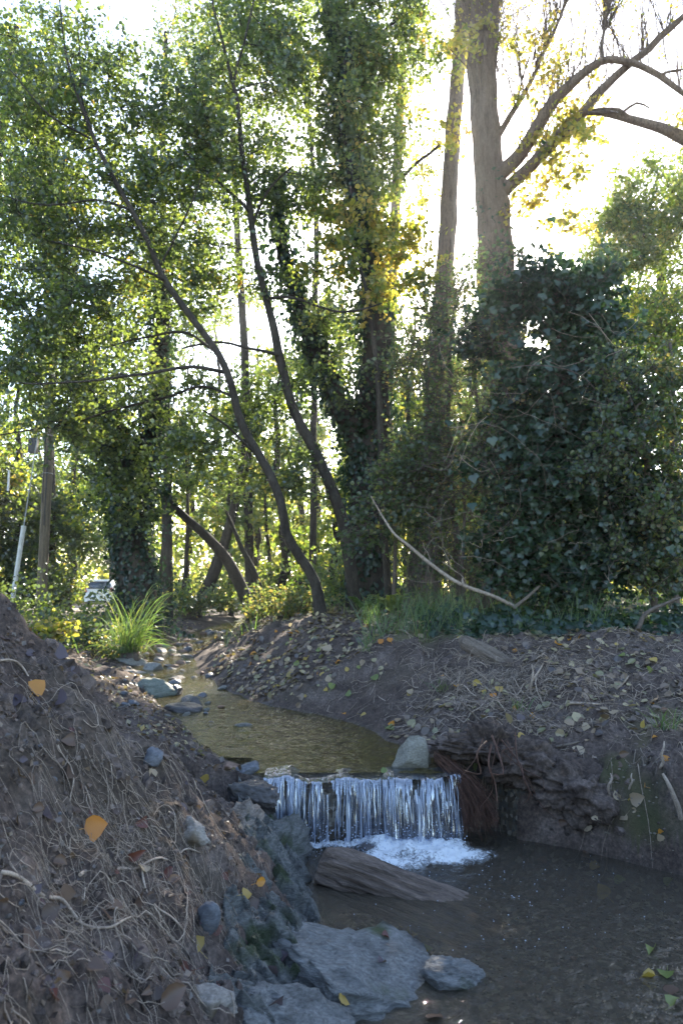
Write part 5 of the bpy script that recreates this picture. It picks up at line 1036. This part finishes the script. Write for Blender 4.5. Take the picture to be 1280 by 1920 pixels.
def fleaf(p, s, color, label, group=None, tilt=.35, name='fallen_leaf', k=None, stand=0, nrm=None):
    o = bpy.data.objects.new(name, LM[color, int(R.integers(4)) if k is None else k]); COL.objects.link(o); n = (hnorm(p[0], p[1]) if nrm is None else nrm) + R.normal(size=3) * tilt + np.array([0, -stand, 0]); n = Vector(n.tolist()).normalized(); a = R.uniform(0, 6.28); y = Vector((math.cos(a), math.sin(a), .1)); y = (y - n * y.dot(n)).normalized(); x = y.cross(n)
    o.rotation_euler = Matrix((x, y, n)).transposed().to_euler(); o.location = (float(p[0]), float(p[1]), float(p[2]) + .004 + s * .06 * (1 + stand)); o.scale = (s, s, s); return tag(o, label, 'leaf', group)
hero = [(158, 1562, .075, 'orange', 'vivid orange curled leaf on the left bank', 1), (100, 1222, .07, 'purple-grey', 'lone purple-grey leaf near the crest of the left bank', .5), (105, 1328, .075, 'purple-grey', 'round purple leaf with yellow centre on the upper left bank', .3), (62, 1305, .065, 'orange', 'curled orange and brown leaf at the left edge of the bank', .8), (28, 1330, .07, 'purple-grey', 'dark purple leaf at the far left of the bank', .4), (140, 1395, .06, 'brown', 'grey-brown leaf lying below the round purple leaf', .3), (275, 1545, .055, 'dark red', 'dark red leaf tangled in roots mid bank', .8), (240, 1610, .055, 'dark red', 'upright blackish leaf standing among roots', 1.2), (272, 1640, .045, 'tan', 'small tan leaf beside the cream root', .3), (375, 1790, .06, 'yellow', 'yellow folded leaf under the blue-grey cobble', 1), (355, 1830, .075, 'dark red', 'big dark red curled leaf at the bottom of the bank', .9), (300, 1890, .075, 'brown', 'large brown leaf at the bottom edge of the bank', .4), (80, 1790, .07, 'brown', 'dark brown leaf at the bottom left', .5), (250, 1810, .055, 'purple-grey', 'purple-grey leaf low on the left bank', .3), (190, 1790, .06, 'purple-grey', 'dull purple leaf next to a chalky clod low on the bank', .3), (480, 1660, .05, 'orange', 'orange-brown leaf at the edge of the mossy bedrock', .4), (455, 1682, .045, 'yellow', 'yellow leaf on the edge of the mossy bedrock', .4), (430, 1690, .05, 'brown', 'brown leaf caught by the bedrock edge', .4),
 (538, 1790, .062, 'purple-grey', 'purple leaf on the left of the big slab', 0), (520, 1835, .055, 'purple-grey', 'smaller purple leaf below it at the slab edge', 0), (530, 1880, .06, 'purple-grey', 'purple-brown leaf on the lowest grey rock', 0), (640, 1885, .045, 'yellow', 'yellow-black leaf at the water edge under the slab', .3), (710, 1808, .045, 'purple-grey', 'pale purple leaf in the middle of the slab', 0), (715, 1755, .04, 'dark red', 'dark leaf near the top of the slab', 0), (392, 1462, .05, 'yellow', 'yellow leaf by the dark gap left of the fall', .5), (285, 1445, .05, 'tan', 'pale folded leaf under the blue-grey oval stone', .4),
 (1095, 1410, .075, 'tan', 'pale heart-shaped leaf in the middle of the right bank', .3), (1140, 1338, .07, 'tan', 'large pale green-grey leaf below the flat stick', .3), (1180, 1503, .075, 'tan', 'mauve-tan leaf hanging low on the bank face', 1), (1120, 1540, .04, 'tan', 'small white leaf at the foot of the bank face', .8), (885, 1288, .08, 'yellow', 'bright yellow-green leaf in the debris under the fallen log', .6), (888, 1446, .06, 'green', 'green leaf on the dark boulder in the hollow', .8), (1000, 1340, .06, 'orange', 'rusty orange leaf by the reed stumps', .3), (970, 1382, .05, 'yellow', 'yellow leaf at the lip of the bank', .3), (1048, 1212, .09, 'orange', 'orange leaf on the bare plateau', .1), (1083, 1198, .09, 'orange', 'orange-brown leaf far back on the plateau by the ivy', .1), (1125, 1220, .07, 'yellow', 'yellow leaf on the bare plateau', .1), (1170, 1232, .07, 'green', 'greenish leaf on the bare plateau', .1), (1215, 1262, .09, 'green', 'grey-green leaf at the right of the plateau', .1), (770, 1305, .08, 'tan', 'tan upright leaf above the triangular stone', .6), (675, 1250, .1, 'tan', 'curled tan leaf high on the litter slope', .5), (620, 1222, .11, 'tan', 'big tan leaf at the top of the litter slope', .3), (725, 1366, .08, 'green', 'grey-green leaf at the water edge by the triangular stone', .2), (620, 1295, .1, 'green', 'pale green leaf in the middle of the litter slope', .2)]
for px, py, s, c, lab, stand in hero:
    p, nr_ = on_rock(px, py); fleaf(p, s, c, lab, stand=stand, nrm=nr_ if 'slab' in lab or 'rock' in lab else None)
def many(n, box, cols, smin_, smax_, where, group, cond=lambda p: True, wf=None):
    k = 0; tries = 0
    while k < n and tries < n * 12:
        tries += 1; px, py = R.uniform(box[0], box[2]), R.uniform(box[1], box[3]); p = G(px, py)
        if p[1] > 20 or p[2] < (.04 if p[1] < 4 else zwater(p[1]) + .02) or not cond(p): continue
        c = cols[R.integers(len(cols))]; s_, sd = R.uniform(smin_, smax_), R.choice([0, .2, .8]); fleaf(p, s_, c, f"{'small' if s_ < (smin_ + smax_) / 2 else 'larger'} {c} fallen leaf {'standing tilted' if sd > .5 else 'lying flat'} {wf(px, py) if wf else where}", group, stand=sd); k += 1
many(100, (0, 1190, 520, 1910), ['purple-grey', 'brown', 'brown', 'purple-grey', 'brown', 'dark red'], .02, .05, 'lying among roots on the left bank', 'fallen leaves on the left bank', lambda p: p[1] < 4, where_left)
many(60, (420, 1170, 740, 1390), ['tan', 'tan', 'brown', 'yellow', 'green', 'orange'], .04, .08, '', 'fallen leaves on the litter slope', wf=lambda px, py: 'high on the litter slope' if py < 1245 else 'on the litter slope near the water' if py > 1310 else 'in the middle of the litter slope')
many(75, (760, 1190, 1280, 1560), ['tan', 'brown', 'purple-grey', 'yellow', 'orange', 'brown'], .03, .06, '', 'fallen leaves on the right bank', wf=where_right)
for k in range(42):   # leaves lying under and on the water by the right bank
    px, py = (R.normal(1130, 90), 1610 + R.normal(0, 22)) if k < 30 else (R.uniform(640, 800), R.uniform(1690, 1780))
    if k < 30: py += (px - 1130) * .22
    a, dy, dz = ray(px, py); t = -(CAMZ + .05) / dz; x, y = a * t, dy * t; z = float(hgt(x, y))
    if z > -.02: continue
    fleaf((x, y, z + .01), R.uniform(.05, .08), ['yellow', 'green', 'brown', 'orange'][k % 4], 'sunken leaf on the pool bed under the bank' if k < 30 else 'sunken leaf on the pool bed between log and slab', 'sunken leaves in the pool', .15)
for px, py, c, lab in [(1225, 1780, 'green', 'small green leaf floating right of the glints'), (695, 1874, 'green', 'tiny green leaf floating by the slab tip'), (1250, 1825, 'green', 'green leaf at the lower right water edge'), (1228, 1832, 'yellow', 'yellow-green leaf touching it at the lower right water edge'), (1265, 1865, 'brown', 'brown leaf at the lower right corner'), (1255, 1890, 'green', 'green leaf in the lower right corner'), (800, 1905, 'brown', 'brown sunken leaf at the bottom edge of the pool'), (720, 1452, 'green', 'green leaf caught on the lip of the fall')]:
    g = G(px, py, floor=.0 if py > 1500 else .355); fleaf(g, .06 if px > 1200 or px == 800 else .04, c, lab, tilt=.1)
# litter sheet of small leaves
b = Buf(); n = 26000; x = R.uniform(-3.2, 3.5, n); y = R.uniform(4.2, 14, n); z = hgt(x, y); dens = sst(-.3, .3, fbm(x * 1.1, y * 1.1, o=3, s=91) + .25); d_r = x - np.interp(y, YS, XR)
k = (z > zwater(y) + .01) & (d_r > -.1) & (R.random(n) < dens * np.where(x > .5, .5, 1.0)); x, y, z = x[k], y[k], z[k]; n = len(x); nn = hnorm(x, y)
leaves(b, np.stack([x, y, z + .006 + np.abs(R.normal(0, .006, n))], 1), R.uniform(.03, .075, n), R.random(n), ALDER, normal=nn * 2.2, spread=.6)
n = 5000; x = R.uniform(-7, -2, n); y = R.uniform(6, 16, n); z = hgt(x, y); k = (z > zwater(y) + .01); x, y, z = x[k], y[k], z[k]; n = len(x); leaves(b, np.stack([x, y, z + .01], 1), R.uniform(.03, .08, n), R.random(n), ALDER, normal=hnorm(x, y) * 2, spread=.6)
n = 4500; x = R.uniform(-2, -.1, n); y = R.uniform(1.0, 4, n); z = hgt(x, y); k = z > .05; x, y, z = x[k], y[k], z[k]; n = len(x); leaves(b, np.stack([x, y, z + .004], 1), R.uniform(.006, .024, n), R.random(n) ** 1.5 * .5, DIAM, normal=hnorm(x, y) * 1.2, spread=.8)
n = 5000; x = R.uniform(-2.4, -.4, n); y = R.uniform(3.4, 7, n); z = hgt(x, y); k = z > zwater(y) + .02; x, y, z = x[k], y[k], z[k]; n = len(x); leaves(b, np.stack([x, y, z + .005], 1), R.uniform(.01, .045, n), R.random(n) ** 1.4, DIAM, normal=hnorm(x, y) * 1.4, spread=.8)
o = b.build('leaf_litter', leaf_mat('litter_leaf', [(0, (.05, .035, .028)), (.35, (.12, .08, .055)), (.6, (.22, .15, .09)), (.8, (.16, .15, .07)), (1, (.34, .26, .14))], .2, 1.6, .06), smooth=False); tag(o, kind='stuff')

# ------------------------------------------------------------------ utility pole, guy wire, car
def pole():
    Y = 18; c = P(79, 1100, Y); g = float(hgt(c[0], Y)); base = np.array([c[0], Y, g]); rt = empty('utility_pole', base, 'wooden utility pole with a dark box standing left of the parked car', 'pole')
    b = Buf(); h = np.linspace(-.2, 8.2, 40); tube(b, np.stack([0 * h, 0 * h, h], 1), np.linspace(.135, .10, 40), 16, disp=trunk_disp(5, .03, 8, .5)); b.build('shaft', M['pole'], rt)
    def box(name, cx, cz, w, d, hh, mat, y=-.16):
        bm = bmesh.new(); bmesh.ops.create_cube(bm, size=1); bmesh.ops.scale(bm, vec=(w, d, hh), verts=bm.verts); bmesh.ops.bevel(bm, geom=bm.edges[:], offset=.015, segments=2, affect='EDGES'); bmesh.ops.translate(bm, vec=(cx, y, cz), verts=bm.verts); me = bpy.data.meshes.new(name); bm.to_mesh(me); bm.free(); me.materials.append(mat); o = bpy.data.objects.new(name, me); COL.objects.link(o); o.parent = rt; return o
    zb = P(68, 838, Y)[2] - g; xb = P(68, 838, Y)[0] - c[0]
    box('junction_box', xb, zb, .22, .16, .40, plain('dark_plastic', (.03, .03, .032), .6)); z2 = P(70, 902, Y)[2] - g
    b = Buf(); tube(b, [(P(71, 0, Y)[0] - c[0], -.08, z2 - .28), (P(71, 0, Y)[0] - c[0], -.08, z2 + .28)], .028, 8); b.build('insulator_tube', plain('white_tube', (.6, .6, .57), .5), rt)
    b = Buf(); h = np.linspace(2.4, zb, 8); tube(b, np.stack([.03 + 0 * h, -.125 + 0 * h, h], 1), .012, 6); tube(b, np.stack([-.05 + 0 * h, -.125 + 0 * h, h + .6], 1), .010, 6); b.build('cable', bpy.data.materials['dark_plastic'], rt)
    b = Buf(); a = np.linspace(0, 6.28, 20); 
    for zz in (z2 + .2, zb + .3): tube(b, np.stack([.135 * np.cos(a), .135 * np.sin(a), zz + 0 * a], 1), .008, 5)
    b.build('bands', M['post'], rt)
    a0 = P(24, 1128, 17.0); gz = float(hgt(a0[0], 17.0)); foot = np.array([a0[0] - .05, 17.0, gz]); top = base + [0, -.1, 7.6]; r2 = empty('guy_wire', foot, 'slanting grey guy wire with a pale guard tube left of the utility pole', 'wire')
    d = top - foot; b = Buf(); tube(b, [foot * 0, d * .5, d], .012, 6); b.build('wire', M['post'], r2); L = np.linalg.norm(d); ue = P(43, 985, 17.1); f1 = (ue[2] - foot[2]) / d[2]
    b = Buf(); tube(b, [d * .02, d * f1 * .5, d * f1], .058, 10); b.build('guard', plain('guard_tube', (.5, .49, .45), .6), r2); b = Buf(); tube(b, [np.array([0, 0, -.15]), d * .02], .03, 6); b.build('anchor_rod', M['post'], r2)
pole()
def car():
    Y = 37.0; c = P(184, 1120, Y); g = float(hgt(c[0], Y)); rt = empty('parked_car', (c[0], Y, g), 'white hatchback seen from behind parked on the dirt track', 'car'); rt.rotation_euler = (0, 0, math.radians(-6))
    white = plain('white_paint', (.78, .79, .80), .25, spec=.6, noise=.02); glass = plain('dark_glass', (.02, .028, .04), .06, spec=.8); blk = plain('black_trim', (.025, .025, .025), .5); red = plain('red_lens', (.35, .02, .02), .2, spec=.6); al = plain('alloy', (.4, .4, .42), .3, .8)
    # body: cross-sections along y from tail (0) to nose (3.8); each row half width, z
    def loft(name, rows, mat, sub=2, par=rt):
        bm = bmesh.new(); R_ = []
        for y, prof in rows:
            pts = [(x, z) for x, z in prof] + [(-x, z) for x, z in prof[::-1]]; R_.append([bm.verts.new((x, y, z)) for x, z in pts])
        for r0, r1 in zip(R_, R_[1:]):
            for i in range(len(r0)): j = (i + 1) % len(r0); bm.faces.new((r0[i], r0[j], r1[j], r1[i]))
        bm.faces.new(R_[0][::-1]); bm.faces.new(R_[-1]); bmesh.ops.recalc_face_normals(bm, faces=bm.faces)
        me = bpy.data.meshes.new(name); bm.to_mesh(me); bm.free(); me.materials.append(mat); o = bpy.data.objects.new(name, me); COL.objects.link(o); o.parent = par
        for p in me.polygons: p.use_smooth = True
        if sub: md = o.modifiers.new('s', 'SUBSURF'); md.levels = sub; md.render_levels = sub
        return o
    lo = lambda w, z0, z1, zt, wt: [(w * .55, z0), (w * .96, z0 + .04), (w, z0 + .2), (w, z1), (wt, zt), (wt * .5, zt + .02)]
    loft('body', [(0, lo(.78, .32, .62, .78, .70)), (.04, lo(.82, .27, .70, .92, .76)), (.3, lo(.84, .22, .80, .97, .78)), (1.2, lo(.85, .2, .80, .97, .79)), (2.6, lo(.85, .2, .78, .95, .78)), (3.2, lo(.84, .2, .70, .88, .72)), (3.7, lo(.78, .25, .6, .72, .6)), (3.82, lo(.66, .32, .52, .60, .5))], white)
    cab = lambda w0, w1, z: [(w0 * .6, .86), (w0, .86), (w0, .98), ((w0 + w1) / 2, (z + .96) / 2), (w1, z - .05), (w1 * .6, z)]
    loft('cabin', [(.06, cab(.74, .68, 1.04)), (.14, cab(.76, .62, 1.30)), (.30, cab(.77, .58, 1.46)), (.9, cab(.78, .59, 1.52)), (1.7, cab(.78, .59, 1.48)), (2.2, cab(.77, .6, 1.26)), (2.6, cab(.74, .66, 1.0))], white)
    def quad(name, pts, mat, par=rt, th=.012):
        bm = bmesh.new(); v = [bm.verts.new(p) for p in pts]; f = bm.faces.new(v); r = bmesh.ops.extrude_face_region(bm, geom=[f]); bmesh.ops.translate(bm, vec=(0, -th, 0), verts=[q for q in r['geom'] if isinstance(q, bmesh.types.BMVert)]); bmesh.ops.recalc_face_normals(bm, faces=bm.faces)
        me = bpy.data.meshes.new(name); bm.to_mesh(me); bm.free(); me.materials.append(mat); o = bpy.data.objects.new(name, me); COL.objects.link(o); o.parent = par; return o
    rw = quad('rear_window', [(-.60, .055, .98), (.60, .055, .98), (.64, .075, 1.10), (.57, .15, 1.33), (.46, .21, 1.39), (-.46, .21, 1.39), (-.57, .15, 1.33), (-.64, .075, 1.10)], glass, th=.03)
    b = Buf(); tube(b, [(.1, .0, 1.0), (-.25, .03, 1.06)], .010, 5); b.build('wiper', blk, rw)
    quad('number_plate', [(-.26, -.012, .66), (.26, -.012, .66), (.26, -.012, .77), (-.26, -.012, .77)], plain('plate', (.45, .45, .43), .5)); quad('bumper', [(-.74, -.01, .30), (.74, -.01, .30), (.80, .0, .40), (.78, -.02, .52), (-.78, -.02, .52), (-.80, .0, .40)], white, th=.05); quad('bumper_trim', [(-.55, -.065, .27), (.55, -.065, .27), (.5, -.065, .36), (-.5, -.065, .36)], blk)
    quad('spoiler', [(-.52, .15, 1.44), (.52, .15, 1.44), (.5, .2, 1.49), (-.5, .2, 1.49)], white, th=.1)
    for sx in (1, -1):
        quad('tail_light', [(sx * .62, .0, .80), (sx * .79, .03, .80), (sx * .80, .05, 1.06), (sx * .70, .04, 1.02)], red, th=.03)
        quad('mirror', [(sx * .84, 2.1, .98), (sx * 1.0, 2.1, 1.0), (sx * 1.0, 2.1, 1.12), (sx * .85, 2.1, 1.10)], white, th=.08)
        for yy in (.62, 3.08):
            w = bpy.data.objects.new('wheel', None); COL.objects.link(w); w.parent = rt; w.location = (sx * .74, yy, .30); b = Buf(); a = np.linspace(0, 6.283, 25); tube(b, np.stack([0 * a, .22 * np.cos(a), .22 * np.sin(a)], 1), .085, 10, cap=False); b.build('tyre', blk, w); b = Buf(); tube(b, [(-.06, 0, 0), (.06, 0, 0)], .17, 16); b.build('rim', al, w)
        quad('side_window', [(sx * .775, .5, 1.0), (sx * .775, 2.1, 1.0), (sx * .66, 1.7, 1.38), (sx * .655, .7, 1.40)], glass, th=.0)
car()
track = Buf(); yy = np.linspace(16, 80, 60); xx = np.interp(yy, [10, 20, 37, 80], [-12.5, -12.6, -13.2, -17]); s = np.linspace(-1.7, 1.7, 14); X = xx[:, None] + s[None]; Yg = np.repeat(yy[:, None], 14, 1); Z = hgt(X, Yg) + .02 - .03 * np.exp(-((np.abs(s) - .75) / .25) ** 2)[None]
i = np.arange(59)[:, None] * 14; j = np.arange(13)[None]; track.add(np.stack([X, Yg, Z], -1).reshape(-1, 3), np.stack([i + j, i + j + 1, i + 15 + j, i + 14 + j], -1).reshape(-1, 4)); tag(track.build('dirt_path', rough_mat('track_dirt', (.20, .16, .13), (.36, .30, .25), 5, bump=.4)), kind='structure')

# ------------------------------------------------------------------ haze
bm = bmesh.new(); bmesh.ops.create_cube(bm, size=1); zt = 26.0
for v in bm.verts: v.co = Vector((v.co.x * 540, 180 + v.co.y * 500, (zt if v.co.z > 0 else float(HZ.min()) - 1.2)))
me_ = bpy.data.meshes.new('haze'); bm.to_mesh(me_); bm.free(); hz = bpy.data.objects.new('haze', me_); COL.objects.link(hz); tag(hz, kind='stuff')
m, t, N, K, out = new_mat('haze_air'); pv = N('VolumePrincipled'); pv.inputs['Color'].default_value = (.92, .95, 1, 1); pv.inputs['Density'].default_value = .0006; pv.inputs['Anisotropy'].default_value = .6; K(pv.outputs[0], out.inputs['Volume']); me_.materials.append(m)
